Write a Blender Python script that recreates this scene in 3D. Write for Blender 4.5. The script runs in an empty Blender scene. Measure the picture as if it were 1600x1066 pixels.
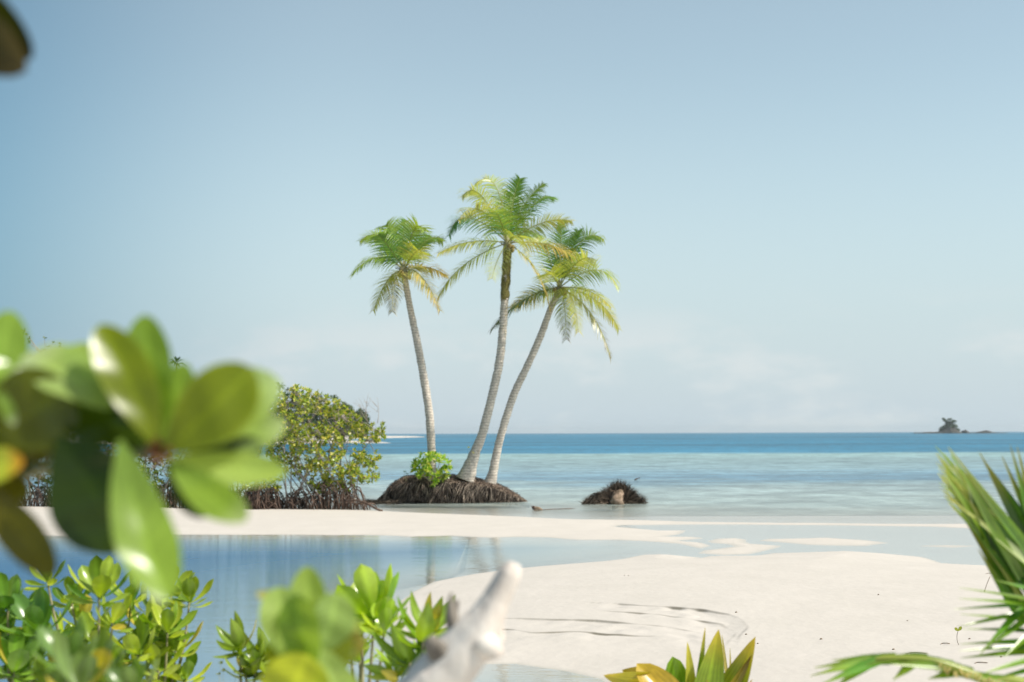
import bpy, math, random
import numpy as np
from mathutils import Vector, Matrix, noise

R = math.radians
C = bpy.context.scene.collection
random.seed(7)
rng = np.random.default_rng(11)

# ------------------------------------------------------------------ camera
CAMZ = 2.4
FPX = 2222.0                      # focal length in photo pixels (1600 wide)
HV = 677.0                        # horizon row at the middle column
ROLL = 0.0034
cam_d = bpy.data.cameras.new('camera')
cam_d.sensor_width = 36.0
cam_d.lens = 36.0 * FPX / 1600.0
cam_d.shift_y = (HV - 533.0) / 1600.0
cam_d.clip_start = 0.05
cam_d.clip_end = 40000
cam_d.dof.use_dof = True
cam_d.dof.focus_distance = 13.0
cam_d.dof.aperture_fstop = 2.8
cam = bpy.data.objects.new('camera', cam_d)
C.objects.link(cam)
cam.location = (0, 0, CAMZ)
RX = Vector((math.cos(ROLL), 0, -math.sin(ROLL)))
RU = Vector((math.sin(ROLL), 0, math.cos(ROLL)))
RF = Vector((0, 1, 0))
cam.matrix_world = Matrix((
    (RX.x, RU.x, -RF.x, 0), (RX.y, RU.y, -RF.y, 0), (RX.z, RU.z, -RF.z, CAMZ), (0, 0, 0, 1)))
bpy.context.scene.camera = cam

# ------------------------------------------------------------------ sky, sun, exposure
SUN_DIR = Vector((0.60, -0.16, 0.78)).normalized()
sun_el = math.asin(SUN_DIR.z)
sun_az = math.atan2(SUN_DIR.x, SUN_DIR.y)
world = bpy.data.worlds.new('World')
bpy.context.scene.world = world
world.use_nodes = True
wn, wl = world.node_tree.nodes, world.node_tree.links
wn.clear()
w_out = wn.new('ShaderNodeOutputWorld')
w_bg = wn.new('ShaderNodeBackground')
w_bg.inputs['Strength'].default_value = 0.13
sky = wn.new('ShaderNodeTexSky')
sky.sky_type = 'NISHITA'
sky.sun_disc = False
sky.sun_elevation = sun_el
sky.sun_rotation = sun_az
sky.altitude = 0
sky.air_density = 1.0
sky.dust_density = 0.6
sky.ozone_density = 1.0
tc = wn.new('ShaderNodeTexCoord')
# thin cumulus haze low over the horizon
mp = wn.new('ShaderNodeMapping'); mp.inputs['Scale'].default_value = (9, 9, 22)
cn = wn.new('ShaderNodeTexNoise'); cn.inputs['Scale'].default_value = 1.0
cn.inputs['Detail'].default_value = 7; cn.inputs['Roughness'].default_value = 0.55
cr = wn.new('ShaderNodeMapRange'); cr.interpolation_type = 'SMOOTHSTEP'
cr.inputs['From Min'].default_value = 0.47; cr.inputs['From Max'].default_value = 0.66
sx = wn.new('ShaderNodeSeparateXYZ')
b1 = wn.new('ShaderNodeMapRange'); b1.interpolation_type = 'SMOOTHSTEP'
b1.inputs['From Min'].default_value = 0.105; b1.inputs['From Max'].default_value = 0.045
mu = wn.new('ShaderNodeMath'); mu.operation = 'MULTIPLY'
mu2 = wn.new('ShaderNodeMath'); mu2.operation = 'MULTIPLY'; mu2.inputs[1].default_value = 0.9
cm = wn.new('ShaderNodeMixRGB'); cm.inputs[2].default_value = (4.55, 4.8, 5.2, 1)
hs = wn.new('ShaderNodeHueSaturation'); hs.inputs['Saturation'].default_value = 0.68
wl.new(tc.outputs['Generated'], mp.inputs[0]); wl.new(mp.outputs[0], cn.inputs['Vector'])
wl.new(cn.outputs['Fac'], cr.inputs[0]); wl.new(tc.outputs['Generated'], sx.inputs[0])
wl.new(sx.outputs['Z'], b1.inputs[0]); wl.new(cr.outputs[0], mu.inputs[0]); wl.new(b1.outputs[0], mu.inputs[1])
wl.new(mu.outputs[0], mu2.inputs[0]); wl.new(mu2.outputs[0], cm.inputs[0])
wl.new(sky.outputs[0], hs.inputs['Color'])
# thick humid air and a far cloud bank low over the sea, a darker sky away from the sun with lens vignetting painted into its tint
hz = wn.new('ShaderNodeMapRange'); hz.interpolation_type = 'SMOOTHSTEP'
hz.inputs['From Min'].default_value = 0.26; hz.inputs['From Max'].default_value = -0.02
hz.inputs['To Min'].default_value = 0.0; hz.inputs['To Max'].default_value = 0.97
hm = wn.new('ShaderNodeMixRGB'); hm.inputs[2].default_value = (3.65, 4.18, 4.9, 1)
wl.new(sx.outputs['Z'], hz.inputs[0]); wl.new(hz.outputs[0], hm.inputs[0]); st = wn.new('ShaderNodeMixRGB'); st.blend_type = 'MULTIPLY'; st.inputs[0].default_value = 1; st.inputs[2].default_value = (0.915, 0.975, 0.96, 1)
wl.new(hs.outputs[0], st.inputs[1]); wl.new(st.outputs[0], hm.inputs[1]); wl.new(hm.outputs[0], cm.inputs[1])
lf = wn.new('ShaderNodeMapRange'); lf.interpolation_type = 'SMOOTHSTEP'
lf.inputs['From Min'].default_value = -0.48; lf.inputs['From Max'].default_value = -0.10
lf.inputs['To Min'].default_value = 0.55; lf.inputs['To Max'].default_value = 1.0
lm = wn.new('ShaderNodeMixRGB'); lm.blend_type = 'MULTIPLY'; lm.inputs[0].default_value = 1
lc = wn.new('ShaderNodeMixRGB'); lc.inputs[1].default_value = (0.22, 0.46, 0.58, 1); lc.inputs[2].default_value = (1.03, 1.06, 0.99, 1)
lf.inputs['To Min'].default_value = 0.0
wl.new(sx.outputs['X'], lf.inputs[0]); wl.new(lf.outputs[0], lc.inputs[0])
wl.new(cm.outputs[0], lm.inputs[1]); wl.new(lc.outputs[0], lm.inputs[2])
wl.new(lm.outputs[0], w_bg.inputs['Color']); wl.new(w_bg.outputs[0], w_out.inputs[0])

sun_d = bpy.data.lights.new('sun', 'SUN')
sun_d.energy = 5.0
sun_d.angle = R(0.53)
sun_d.color = (1.0, 0.94, 0.84)
sun = bpy.data.objects.new('sun', sun_d)
C.objects.link(sun)
sun.rotation_euler = (-SUN_DIR).to_track_quat('-Z', 'Y').to_euler()
sc = bpy.context.scene
sc.view_settings.view_transform = 'Standard'
sc.view_settings.look = 'None'
sc.view_settings.exposure = 0.25
sc.view_settings.gamma = 1.0
sc.cycles.transparent_max_bounces = 16
sc.cycles.max_bounces = 8

# ------------------------------------------------------------------ pixel <-> place
def P(u, v, Y):
    u, v, Y = float(u), float(v), float(Y)
    return Vector((0, 0, CAMZ)) + Y * (RF + RX * ((u - 800) / FPX) + RU * ((HV - v) / FPX))
def G(u, v, z=0.0):
    u, v, z = float(u), float(v), float(z)
    d = RF + RX * ((u - 800) / FPX) + RU * ((HV - v) / FPX)
    t = (z - CAMZ) / d.z
    return Vector((0, 0, CAMZ)) + d * t
def sm(a, b, x):
    t = np.clip((x - a) / (b - a), 0, 1)
    return t * t * (3 - 2 * t)

# ------------------------------------------------------------------ material helpers
def mat(name):
    m = bpy.data.materials.new(name); m.use_nodes = True
    nt = m.node_tree; nt.nodes.clear()
    out = nt.nodes.new('ShaderNodeOutputMaterial')
    return m, nt, nt.nodes, nt.links, out
def N(nt, t, **kw):
    n = nt.nodes.new(t)
    for k, v in kw.items():
        if k in n.inputs: n.inputs[k].default_value = v
        else: setattr(n, k, v)
    return n

def leaf_mat(name, rough=0.35, trans=0.35, tmul=(1.25, 1.35, 0.35), noise_scale=30, spec=0.5):
    m, nt, n, l, out = mat(name)
    at = N(nt, 'ShaderNodeAttribute', attribute_name='col')
    ns = N(nt, 'ShaderNodeTexNoise', Scale=noise_scale, Detail=3.0)
    mr = N(nt, 'ShaderNodeMapRange'); mr.inputs['To Min'].default_value = 0.8; mr.inputs['To Max'].default_value = 1.2
    mx = N(nt, 'ShaderNodeMixRGB', blend_type='MULTIPLY'); mx.inputs[0].default_value = 1
    g = N(nt, 'ShaderNodeNewGeometry')
    tcn = N(nt, 'ShaderNodeTexCoord')
    l.new(tcn.outputs['Object'], ns.inputs['Vector'])
    l.new(ns.outputs['Fac'], mr.inputs[0]); l.new(at.outputs['Color'], mx.inputs[1]); l.new(mr.outputs[0], mx.inputs[2])
    p = N(nt, 'ShaderNodeBsdfPrincipled', Roughness=rough); p.inputs['Specular IOR Level'].default_value = spec
    l.new(mx.outputs[0], p.inputs['Base Color'])
    t = N(nt, 'ShaderNodeBsdfTranslucent')
    tm = N(nt, 'ShaderNodeMixRGB', blend_type='MULTIPLY'); tm.inputs[0].default_value = 1; tm.inputs[2].default_value = (*tmul, 1)
    l.new(mx.outputs[0], tm.inputs[1]); l.new(tm.outputs[0], t.inputs['Color'])
    ms = N(nt, 'ShaderNodeMixShader'); ms.inputs[0].default_value = trans
    l.new(p.outputs[0], ms.inputs[1]); l.new(t.outputs[0], ms.inputs[2]); l.new(ms.outputs[0], out.inputs[0])
    return m

def bark_mat(name, c1, c2, scale=20, bump=0.5, stretch=(1, 1, 1), rings=0, moss=None, dist=0.01, attr=False):
    m, nt, n, l, out = mat(name)
    tcn = N(nt, 'ShaderNodeTexCoord')
    mpn = N(nt, 'ShaderNodeMapping'); mpn.inputs['Scale'].default_value = stretch
    l.new(tcn.outputs['Object'], mpn.inputs[0])
    ns = N(nt, 'ShaderNodeTexNoise', Scale=scale, Detail=6.0, Roughness=0.65)
    l.new(mpn.outputs[0], ns.inputs['Vector'])
    mr = N(nt, 'ShaderNodeMapRange'); mr.inputs['From Min'].default_value = 0.35; mr.inputs['From Max'].default_value = 0.65
    l.new(ns.outputs['Fac'], mr.inputs[0])
    mx = N(nt, 'ShaderNodeMixRGB'); mx.inputs[1].default_value = (*c1, 1); mx.inputs[2].default_value = (*c2, 1)
    l.new(mr.outputs[0], mx.inputs[0])
    col = mx.outputs[0]; hgt = ns.outputs['Fac']
    if rings:
        w = N(nt, 'ShaderNodeTexWave', bands_direction='Z', Scale=rings, Distortion=1.5, Detail=2.0)
        w.inputs['Detail Scale'].default_value = 3
        l.new(tcn.outputs['Object'], w.inputs['Vector'])
        wr = N(nt, 'ShaderNodeMapRange'); wr.inputs['From Min'].default_value = 0.0; wr.inputs['From Max'].default_value = 0.25
        wr.inputs['To Min'].default_value = 0.62
        l.new(w.outputs['Fac'], wr.inputs[0])
        mm = N(nt, 'ShaderNodeMixRGB', blend_type='MULTIPLY'); mm.inputs[0].default_value = 1
        l.new(col, mm.inputs[1]); l.new(wr.outputs[0], mm.inputs[2]); col = mm.outputs[0]
        ad = N(nt, 'ShaderNodeMath', operation='ADD'); l.new(ns.outputs['Fac'], ad.inputs[0]); l.new(wr.outputs[0], ad.inputs[1]); hgt = ad.outputs[0]
    if attr:
        at = N(nt, 'ShaderNodeAttribute', attribute_name='col')
        ma = N(nt, 'ShaderNodeMixRGB', blend_type='MULTIPLY'); ma.inputs[0].default_value = 1
        l.new(col, ma.inputs[1]); l.new(at.outputs['Color'], ma.inputs[2]); col = ma.outputs[0]
    p = N(nt, 'ShaderNodeBsdfPrincipled', Roughness=0.85)
    p.inputs['Specular IOR Level'].default_value = 0.2
    l.new(col, p.inputs['Base Color'])
    b = N(nt, 'ShaderNodeBump', Strength=bump, Distance=dist)
    l.new(hgt, b.inputs['Height']); l.new(b.outputs[0], p.inputs['Normal'])
    l.new(p.outputs[0], out.inputs[0])
    return m

M = {}
M['leaf'] = leaf_mat('glossy_leaf', 0.25, 0.36, tmul=(1.6, 1.5, .25))
M['nearleaf'] = leaf_mat('near_leaf', 0.26, 0.5, noise_scale=12, spec=0.5, tmul=(1.3, 1.25, .25))
M['mangrove'] = leaf_mat('mangrove_leaf', 0.35, 0.42, tmul=(1.4, 1.3, .3))
M['farleaf'] = leaf_mat('far_leaf', 0.5, 0.3, noise_scale=1)
M['frond'] = leaf_mat('palm_frond', 0.35, 0.45, noise_scale=3, tmul=(1.2, 1.15, 0.4))
M['nearfrond'] = leaf_mat('near_palm_frond', 0.28, 0.4, noise_scale=10, spec=0.6, tmul=(1.3, 1.35, .3))
M['palmbark'] = bark_mat('palm_bark', (0.40, 0.34, 0.28), (0.76, 0.69, 0.60), 14, 0.6, (1, 1, 1.5), rings=3.2, dist=0.02)
M['moss'] = bark_mat('mossy_palm_bark', (0.09, 0.09, 0.025), (0.34, 0.28, 0.10), 22, 0.8, dist=0.03)
M['bark'] = bark_mat('mangrove_bark', (0.22, 0.18, 0.15), (0.46, 0.41, 0.36), 18, 0.5)
M['root'] = bark_mat('mangrove_root', (0.045, 0.03, 0.025), (0.18, 0.12, 0.09), 12, 0.5)
M['mound'] = bark_mat('root_mat', (0.025, 0.018, 0.013), (0.11, 0.08, 0.06), 9, 1.0, dist=0.05)
M['fibre'] = bark_mat('root_fibre', (0.7, 0.7, 0.7), (1.1, 1.05, 1.0), 6, 0.2, attr=True)
M['drift'] = bark_mat('bleached_wood', (0.60, 0.51, 0.44), (0.78, 0.73, 0.67), 16, 0.6, (1, 1, .35), dist=0.012)
M['snag'] = bark_mat('grey_snag', (0.07, 0.06, 0.05), (0.36, 0.32, 0.27), 25, 0.6, (1, 1, .3))
M['stumpwood'] = bark_mat('stump_wood', (0.10, 0.075, 0.04), (0.40, 0.29, 0.22), 7, 0.6)
M['stem'] = bark_mat('shrub_stem', (0.16, 0.15, 0.07), (0.36, 0.34, 0.2), 30, 0.4)
M['rock'] = bark_mat('islet_rock', (0.022, 0.024, 0.02), (0.09, 0.08, 0.065), 0.12, 1.0, dist=2.0)
M['debris'] = bark_mat('beach_debris', (0.10, 0.08, 0.06), (0.26, 0.2, 0.14), 40, 0.3)
M['coconut'] = bark_mat('coconut_husk', (0.2, 0.16, 0.05), (0.35, 0.27, 0.1), 10, 0.3)

# ------------------------------------------------------------------ mesh builder
class MB:
    def __init__(s): s.v = []; s.f = []; s.c = []
    def add(s, vs, fs, col=(1, 1, 1)):
        o = len(s.v); s.v.extend(vs); s.f.extend([tuple(i + o for i in f) for f in fs])
        if isinstance(col, list): s.c.extend(col)
        else: s.c.extend([col] * len(vs))
    def tube(s, pts, rad, n=8, col=(1, 1, 1), cap=True, jit=0.0):
        pts = [Vector(p) for p in pts]; vs = []; fs = []
        prev = None
        for i, p in enumerate(pts):
            t = (pts[min(i + 1, len(pts) - 1)] - pts[max(i - 1, 0)]).normalized()
            if prev is None:
                a = Vector((0, 0, 1)) if abs(t.z) < 0.9 else Vector((1, 0, 0))
                x = t.cross(a).normalized()
            else:
                x = (prev - t * prev.dot(t)).normalized()
            prev = x; y = t.cross(x)
            r = rad[i] if hasattr(rad, '__len__') else rad
            for k in range(n):
                an = 2 * math.pi * k / n
                q = r * (1 + (jit * noise.noise(p * 6 + Vector((math.cos(an), math.sin(an), 0)) * 1.3) if jit else 0))
                vs.append(p + (x * math.cos(an) + y * math.sin(an)) * q)
        for i in range(len(pts) - 1):
            for k in range(n):
                k2 = (k + 1) % n
                fs.append((i * n + k, i * n + k2, (i + 1) * n + k2, (i + 1) * n + k))
        if cap:
            fs.append(tuple(range(n - 1, -1, -1))); b = (len(pts) - 1) * n; fs.append(tuple(range(b, b + n)))
        s.add(vs, fs, col)
    def build(s, name, material, parent=None, smooth=True, loc=None):
        me = bpy.data.meshes.new(name)
        loc = Vector(loc) if loc is not None else (parent.location.copy() if parent is not None and parent.parent is None else Vector((0, 0, 0)))
        if parent is not None and parent.parent is not None: loc = Vector(parent.parent.location)
        me.from_pydata([Vector(q) - loc for q in s.v], [], s.f)
        at = me.attributes.new('col', 'FLOAT_COLOR', 'POINT')
        arr = np.ones((len(s.v), 4), dtype=np.float32); arr[:, :3] = np.array(s.c, dtype=np.float32).reshape(-1, 3)
        at.data.foreach_set('color', arr.ravel())
        if smooth: me.polygons.foreach_set('use_smooth', [True] * len(me.polygons))
        me.materials.append(material); me.update()
        o = bpy.data.objects.new(name, me); C.objects.link(o)
        if parent is not None: o.parent = parent
        else: o.location = loc
        return o

def thing(name, label, cat, loc, group=None):
    o = bpy.data.objects.new(name, None); C.objects.link(o)
    o.empty_display_size = 0.2; o.location = loc
    o['label'] = label; o['category'] = cat
    if group: o['group'] = group
    return o
def tag(o, label=None, cat=None, group=None, kind=None):
    if label: o['label'] = label
    if cat: o['category'] = cat
    if group: o['group'] = group
    if kind: o['kind'] = kind
    return o

def bez(p0, p1, p2, n):
    return [(1 - t) ** 2 * p0 + 2 * t * (1 - t) * p1 + t * t * p2 for t in [i / n for i in range(n + 1)]]
def via(p0, m, p2): return 2 * m - (p0 + p2) / 2
def spline(pts, n=6):
    pts = [Vector(p) for p in pts]; out = []
    for i in range(len(pts) - 1):
        a = pts[max(i - 1, 0)]; b = pts[i]; c = pts[i + 1]; d = pts[min(i + 2, len(pts) - 1)]
        for k in range(n):
            t = k / n
            out.append(0.5 * ((2 * b) + (c - a) * t + (2 * a - 5 * b + 4 * c - d) * t * t + (3 * b - a - 3 * c + d) * t ** 3))
    out.append(pts[-1]); return out
def vary(c, a=0.15):
    k = 1 + random.uniform(-a, a)
    return (c[0] * k * (1 + random.uniform(-a, a) * .6), c[1] * k, c[2] * k * (1 + random.uniform(-a, a)))
def mixc(a, b, t): return tuple(a[i] * (1 - t) + b[i] * t for i in range(3))

# ------------------------------------------------------------------ the shape of the ground
def poly(pts): return np.array([[G(u, v).x, G(u, v).y] for u, v in pts])
bar = poly([(-1400, 842), (-600, 840), (0, 838), (300, 836), (560, 836), (640, 839), (700, 837), (760, 840), (800, 839), (860, 840), (900, 843),
            (960, 843), (1000, 846), (1060, 850), (1100, 857), (1112, 853), (1090, 848), (1060, 845.5), (1085, 843), (1100, 841), (1080, 838.5),
            (1035, 838), (1060, 835), (1072, 829.5), (1030, 829.5), (992, 826), (960, 823), (975, 820.5), (1100, 819.6), (1300, 821), (1460, 823),
            (1620, 830), (1900, 838), (1900, 822), (1600, 818.5), (1450, 819), (1300, 817.5), (1100, 815.5), (1000, 813), (900, 811.5), (800, 807),
            (700, 803), (620, 800), (560, 797), (380, 795), (0, 790), (-600, 780), (-1400, 775)])
isl_b = poly([(1104, 846), (1120, 842), (1150, 841), (1165, 843), (1162, 847), (1175, 850), (1225, 853), (1200, 859), (1170, 866), (1130, 867), (1085, 864),
              (1100, 860), (1125, 858), (1148, 854), (1140, 850.5), (1112, 849)])
isl_c = poly([(1187, 845), (1200, 841.5), (1250, 841), (1290, 840), (1350, 844), (1387, 849), (1350, 853), (1290, 852), (1262, 851), (1225, 848)])
isl_d = poly([(1430, 853), (1480, 851.5), (1530, 853.5), (1490, 855.5)])
near = poly([(2600, 905), (2000, 895), (1600, 888), (1560, 884.5), (1504, 882), (1472, 880), (1440, 871), (1380, 865), (1320, 861), (1250, 864), (1208, 865),
             (1180, 869), (1109, 868.6), (1081, 873.5), (1095, 871), (1039, 866), (1002, 866.5), (974, 873), (900, 880), (800, 889), (740, 897), (680, 909),
             (640, 926), (622, 943), (614, 965), (614, 988), (635, 1000), (690, 1018), (749, 1038), (800, 1037), (884, 1048), (940, 1061), (948, 1068),
             (900, 1085), (780, 1102), (500, 1125), (0, 1180), (-600, 1200), (-1500, 1200)])
near = np.vstack([near, [[-60, 9], [-60, -60], [80, -60], [80, 20]]])
far = np.array([[-700, 470], [-250, 410], [-105, 372], [-52, 352], [-30, 362], [-45, 420], [-68, 560], [-72, 700], [-60, 880], [-58, 980], [-100, 1050], [-700, 1300]], float)
SC = [(0.055, [(864, 959), (930, 963), (960, 965), (1000, 970), (1050, 974), (1100, 979), (1140, 985.5), (1156, 991), (1172, 1003), (1150, 1030)]),
      (0.035, [(880, 972), (940, 976), (990, 980), (1030, 984), (1100, 993), (1130, 998), (1152, 1008), (1135, 1030)]),
      (0.05, [(740, 976), (800, 981), (860, 985), (930, 989), (990, 996), (1040, 1000), (1095, 1007), (1125, 1018), (1100, 1036)]),
      (0.035, [(618, 972), (650, 984), (720, 990), (800, 996), (828, 1001), (900, 1003), (970, 1008.5), (1030, 1013), (1060, 1030)])]

def sdist(px, py, pg):
    a = pg; b = np.roll(pg, -1, axis=0)
    d2 = np.full(px.shape, 1e18); ins = np.zeros(px.shape, bool)
    for (ax, ay), (bx, by) in zip(a, b):
        ex, ey = bx - ax, by - ay
        L = ex * ex + ey * ey + 1e-12
        t = np.clip(((px - ax) * ex + (py - ay) * ey) / L, 0, 1)
        d2 = np.minimum(d2, (px - ax - t * ex) ** 2 + (py - ay - t * ey) ** 2)
        c = ((ay > py) != (by > py))
        with np.errstate(divide='ignore', invalid='ignore'):
            xi = ex * (py - ay) / (by - ay if by != ay else 1e-9) + ax
        ins ^= c & (px < xi)
    d = np.sqrt(d2)
    return np.where(ins, d, -d)
def vnoise(px, py, s, amp, seed=0):
    r = np.zeros(px.shape)
    g = np.random.default_rng(seed)
    for k in range(7):
        a = g.uniform(0, 6.28); f = s * g.uniform(0.6, 1.8); ph = g.uniform(0, 6.28)
        r += np.sin((px * math.cos(a) + py * math.sin(a)) * f + ph + 1.3 * np.sin((px * math.sin(a) - py * math.cos(a)) * f * .7 + ph * 2))
    return r / 7 * amp
ALLP = [(bar, 0.09, 1.6), (isl_b, 0.03, .6), (isl_c, 0.03, .8), (isl_d, 0.012, .5), (near, 0.30, 3.0), (far, 0.9, 8.0)]
def ground(px, py):
    """height, wetness"""
    px = np.asarray(px, float); py = np.asarray(py, float)
    wob = 0.010 * py
    qx = px + vnoise(px, py, 2.2, 0.10, 1) * np.clip(py / 30, 0, 1); qy = py + vnoise(px, py, 1.5, 0.22, 2) * np.clip((py - 12) / 20, 0, 1)
    h = None; best = np.full(px.shape, -1e9)
    land = np.full(px.shape, -1e9)
    for pg, hm, L in ALLP:
        s = sdist(qx if pg is not far else px, qy if pg is not far else py, pg)
        hh = np.where(s > 0, hm * (1 - np.exp(-np.maximum(s, 0) / L)), -1e3)
        land = np.maximum(land, hh); best = np.maximum(best, s)
    # water side: bed falls away from the shore
    out = np.maximum(-best, 0)
    isSea = py > 40
    bed = -np.where(isSea, 0.012 * out + 0.25 * (1 - np.exp(-out / 9.0)), 0.9 * (1 - np.exp(-out / np.where(px < -1.0, 3.2, 6.0))) )
    shal = sm(1.2, 4.5, px) * (py > 24) * (py < 41)            # thin film of water between the sand flats
    bed = bed * (1 - 0.93 * shal)
    bed = np.where(py > 175, bed - 3 * sm(175, 215, py), bed)
    h = np.where(best > 0, land, np.maximum(bed, -6))
    wet = 1 - sm(0.0, 0.012, h)
    # near beach: gentle rise to the bank the camera stands on
    h = h + 0.45 * sm(11.5, 3, py) * (best > 0)
    scarp_shade = np.zeros(px.shape)
    for i, (amp, pts) in enumerate(SC):
        pl = poly(pts[:-1])
        close = np.vstack([pl, poly([pts[-1], (940, 1066), (600, 1090), (560, 1000)])])
        s = sdist(px + vnoise(px, py, 5, 0.04, 5 + i), py + vnoise(px, py, 4, 0.035, 15 + i) + vnoise(px, py, 14, 0.010, 25 + i), close)
        a, b = pl[:-1], pl[1:]
        dmin = np.full(px.shape, 1e18)
        for (ax, ay), (bx, by) in zip(a, b):
            ex, ey = bx - ax, by - ay; t = np.clip(((px - ax) * ex + (py - ay) * ey) / (ex * ex + ey * ey), 0, 1)
            dmin = np.minimum(dmin, (px - ax - t * ex) ** 2 + (py - ay - t * ey) ** 2)
        onl = np.exp(-dmin / 0.35)
        xa, xb = pl[:, 0].min(), pl[:, 0].max()
        fade = sm(xa - .1, xa + 1.3, px) * sm(xb + .05, xb - .35, px)
        brk = np.clip(0.60 + vnoise(px, py * .3, 1.6, .9, 40 + i) + vnoise(px, py, 9, .9, 60 + i), 0.08, 1)
        h = h - amp * 0.65 * sm(-0.01, 0.05, s) * onl * fade * brk
        scarp_shade = np.maximum(scarp_shade, np.exp(-((s - 0.02) / (0.009 + .013 * brk)) ** 2) * onl * fade * brk)
    h = h + np.where(best > 0.3, vnoise(px, py, 1.1, 0.012, 3) + vnoise(px, py, 4.0, 0.004, 4), 0)
    return h, wet, scarp_shade, best

def grid_mesh(name, S, Ys, zfun, keep=None):
    SS, YY = np.meshgrid(S, Ys)
    XX = SS * (YY + 6.0)
    return XX, YY
S_in = np.concatenate([np.linspace(-0.40, -0.05, 160)[:-1], np.linspace(-0.05, 0.17, 330), np.linspace(0.17, 0.40, 115)[1:]])
S_out = np.array([0.42, 0.45, 0.5, 0.57, 0.66, 0.8, 1.0, 1.3, 1.8])
S = np.concatenate([-S_out[::-1], S_in, S_out])
Ys = [-8, -5, -2, 0, 2, 4, 6, 8, 9.5, 10.5, 11.5, 12.2]
y = 12.6
while y < 60: Ys.append(y); y *= 1.003 if (y < 13.8 or 18.4 < y < 20) else (1.0011 if y < 18.4 else 1.0045)
while y < 12000: Ys.append(y); y *= 1.03
Ys = np.array(Ys)
SS, YY = np.meshgrid(S, Ys); XX = SS * (YY + 6.0)
H, WET, SCP, BEST = ground(XX, YY)
nr, nc = XX.shape
def sheet(name, Z, mask, attrs, material, flat=False):
    idx = -np.ones(nr * nc, int)
    fm = mask
    quads = []
    I = np.arange(nr * nc).reshape(nr, nc)
    a = I[:-1, :-1][fm]; b = I[:-1, 1:][fm]; c = I[1:, 1:][fm]; d = I[1:, :-1][fm]
    F = np.stack([a, b, c, d], 1)
    used = np.unique(F); idx[used] = np.arange(len(used))
    F = idx[F]
    me = bpy.data.meshes.new(name)
    V = np.stack([XX.ravel()[used], YY.ravel()[used], Z.ravel()[used]], 1)
    me.from_pydata(V.tolist(), [], F.tolist())
    for k, arr in attrs.items():
        at = me.attributes.new(k, 'FLOAT', 'POINT'); at.data.foreach_set('value', arr.ravel()[used].astype(np.float32))
    me.polygons.foreach_set('use_smooth', [True] * len(me.polygons))
    me.materials.append(material); me.update()
    o = bpy.data.objects.new(name, me); C.objects.link(o)
    return o

# sand
m, nt, n, l, out = mat('coral_sand')
geo = N(nt, 'ShaderNodeNewGeometry')
ns = N(nt, 'ShaderNodeTexNoise', Scale=1.2, Detail=8.0, Roughness=0.6)
ns2 = N(nt, 'ShaderNodeTexNoise', Scale=60.0, Detail=4.0)
l.new(geo.outputs['Position'], ns.inputs['Vector']); l.new(geo.outputs['Position'], ns2.inputs['Vector'])
mr = N(nt, 'ShaderNodeMapRange'); mr.inputs['From Min'].default_value = .3; mr.inputs['From Max'].default_value = .7
l.new(ns.outputs['Fac'], mr.inputs[0])
mx = N(nt, 'ShaderNodeMixRGB'); mx.inputs[1].default_value = (0.495, 0.455, 0.405, 1); mx.inputs[2].default_value = (0.535, 0.49, 0.44, 1)
l.new(mr.outputs[0], mx.inputs[0])
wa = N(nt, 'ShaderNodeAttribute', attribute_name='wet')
sa = N(nt, 'ShaderNodeAttribute', attribute_name='scarp_shade')
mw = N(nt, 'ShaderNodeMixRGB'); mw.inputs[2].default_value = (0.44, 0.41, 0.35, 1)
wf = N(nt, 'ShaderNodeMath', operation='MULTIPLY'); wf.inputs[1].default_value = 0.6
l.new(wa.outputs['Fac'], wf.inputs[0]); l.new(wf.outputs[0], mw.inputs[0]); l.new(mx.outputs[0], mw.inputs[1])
# dark specks of weed and grit
vo = N(nt, 'ShaderNodeTexVoronoi', Scale=5.0); l.new(geo.outputs['Position'], vo.inputs['Vector'])
vs_ = N(nt, 'ShaderNodeMapRange'); vs_.inputs['From Min'].default_value = 0.05; vs_.inputs['From Max'].default_value = 0.03
l.new(vo.outputs['Distance'], vs_.inputs[0])
nk = N(nt, 'ShaderNodeTexNoise', Scale=0.5, Detail=2.0); l.new(geo.outputs['Position'], nk.inputs['Vector'])
nkr = N(nt, 'ShaderNodeMapRange'); nkr.inputs['From Min'].default_value = .58; nkr.inputs['From Max'].default_value = .72
l.new(nk.outputs['Fac'], nkr.inputs[0])
spk = N(nt, 'ShaderNodeMath', operation='MULTIPLY'); l.new(vs_.outputs[0], spk.inputs[0]); l.new(nkr.outputs[0], spk.inputs[1])
sc1 = N(nt, 'ShaderNodeMath', operation='MULTIPLY'); sc1.inputs[1].default_value = 1.0; l.new(sa.outputs['Fac'], sc1.inputs[0])  # shade on the scarp faces painted as dark lines into the sand colour
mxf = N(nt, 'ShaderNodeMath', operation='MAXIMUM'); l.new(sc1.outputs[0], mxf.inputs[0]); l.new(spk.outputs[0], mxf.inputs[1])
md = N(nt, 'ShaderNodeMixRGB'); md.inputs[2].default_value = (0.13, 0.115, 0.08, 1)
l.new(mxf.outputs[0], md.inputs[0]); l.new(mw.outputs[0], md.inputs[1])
p = N(nt, 'ShaderNodeBsdfPrincipled', Roughness=0.9); p.inputs['Specular IOR Level'].default_value = 0.15
l.new(md.outputs[0], p.inputs['Base Color'])
wg = N(nt, 'ShaderNodeMapRange'); wg.inputs['To Min'].default_value = 0.9; wg.inputs['To Max'].default_value = 0.35
l.new(wa.outputs['Fac'], wg.inputs[0]); l.new(wg.outputs[0], p.inputs['Roughness'])
bp = N(nt, 'ShaderNodeBump', Strength=0.35, Distance=0.03); bp2 = N(nt, 'ShaderNodeBump', Strength=0.25, Distance=0.004)
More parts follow.
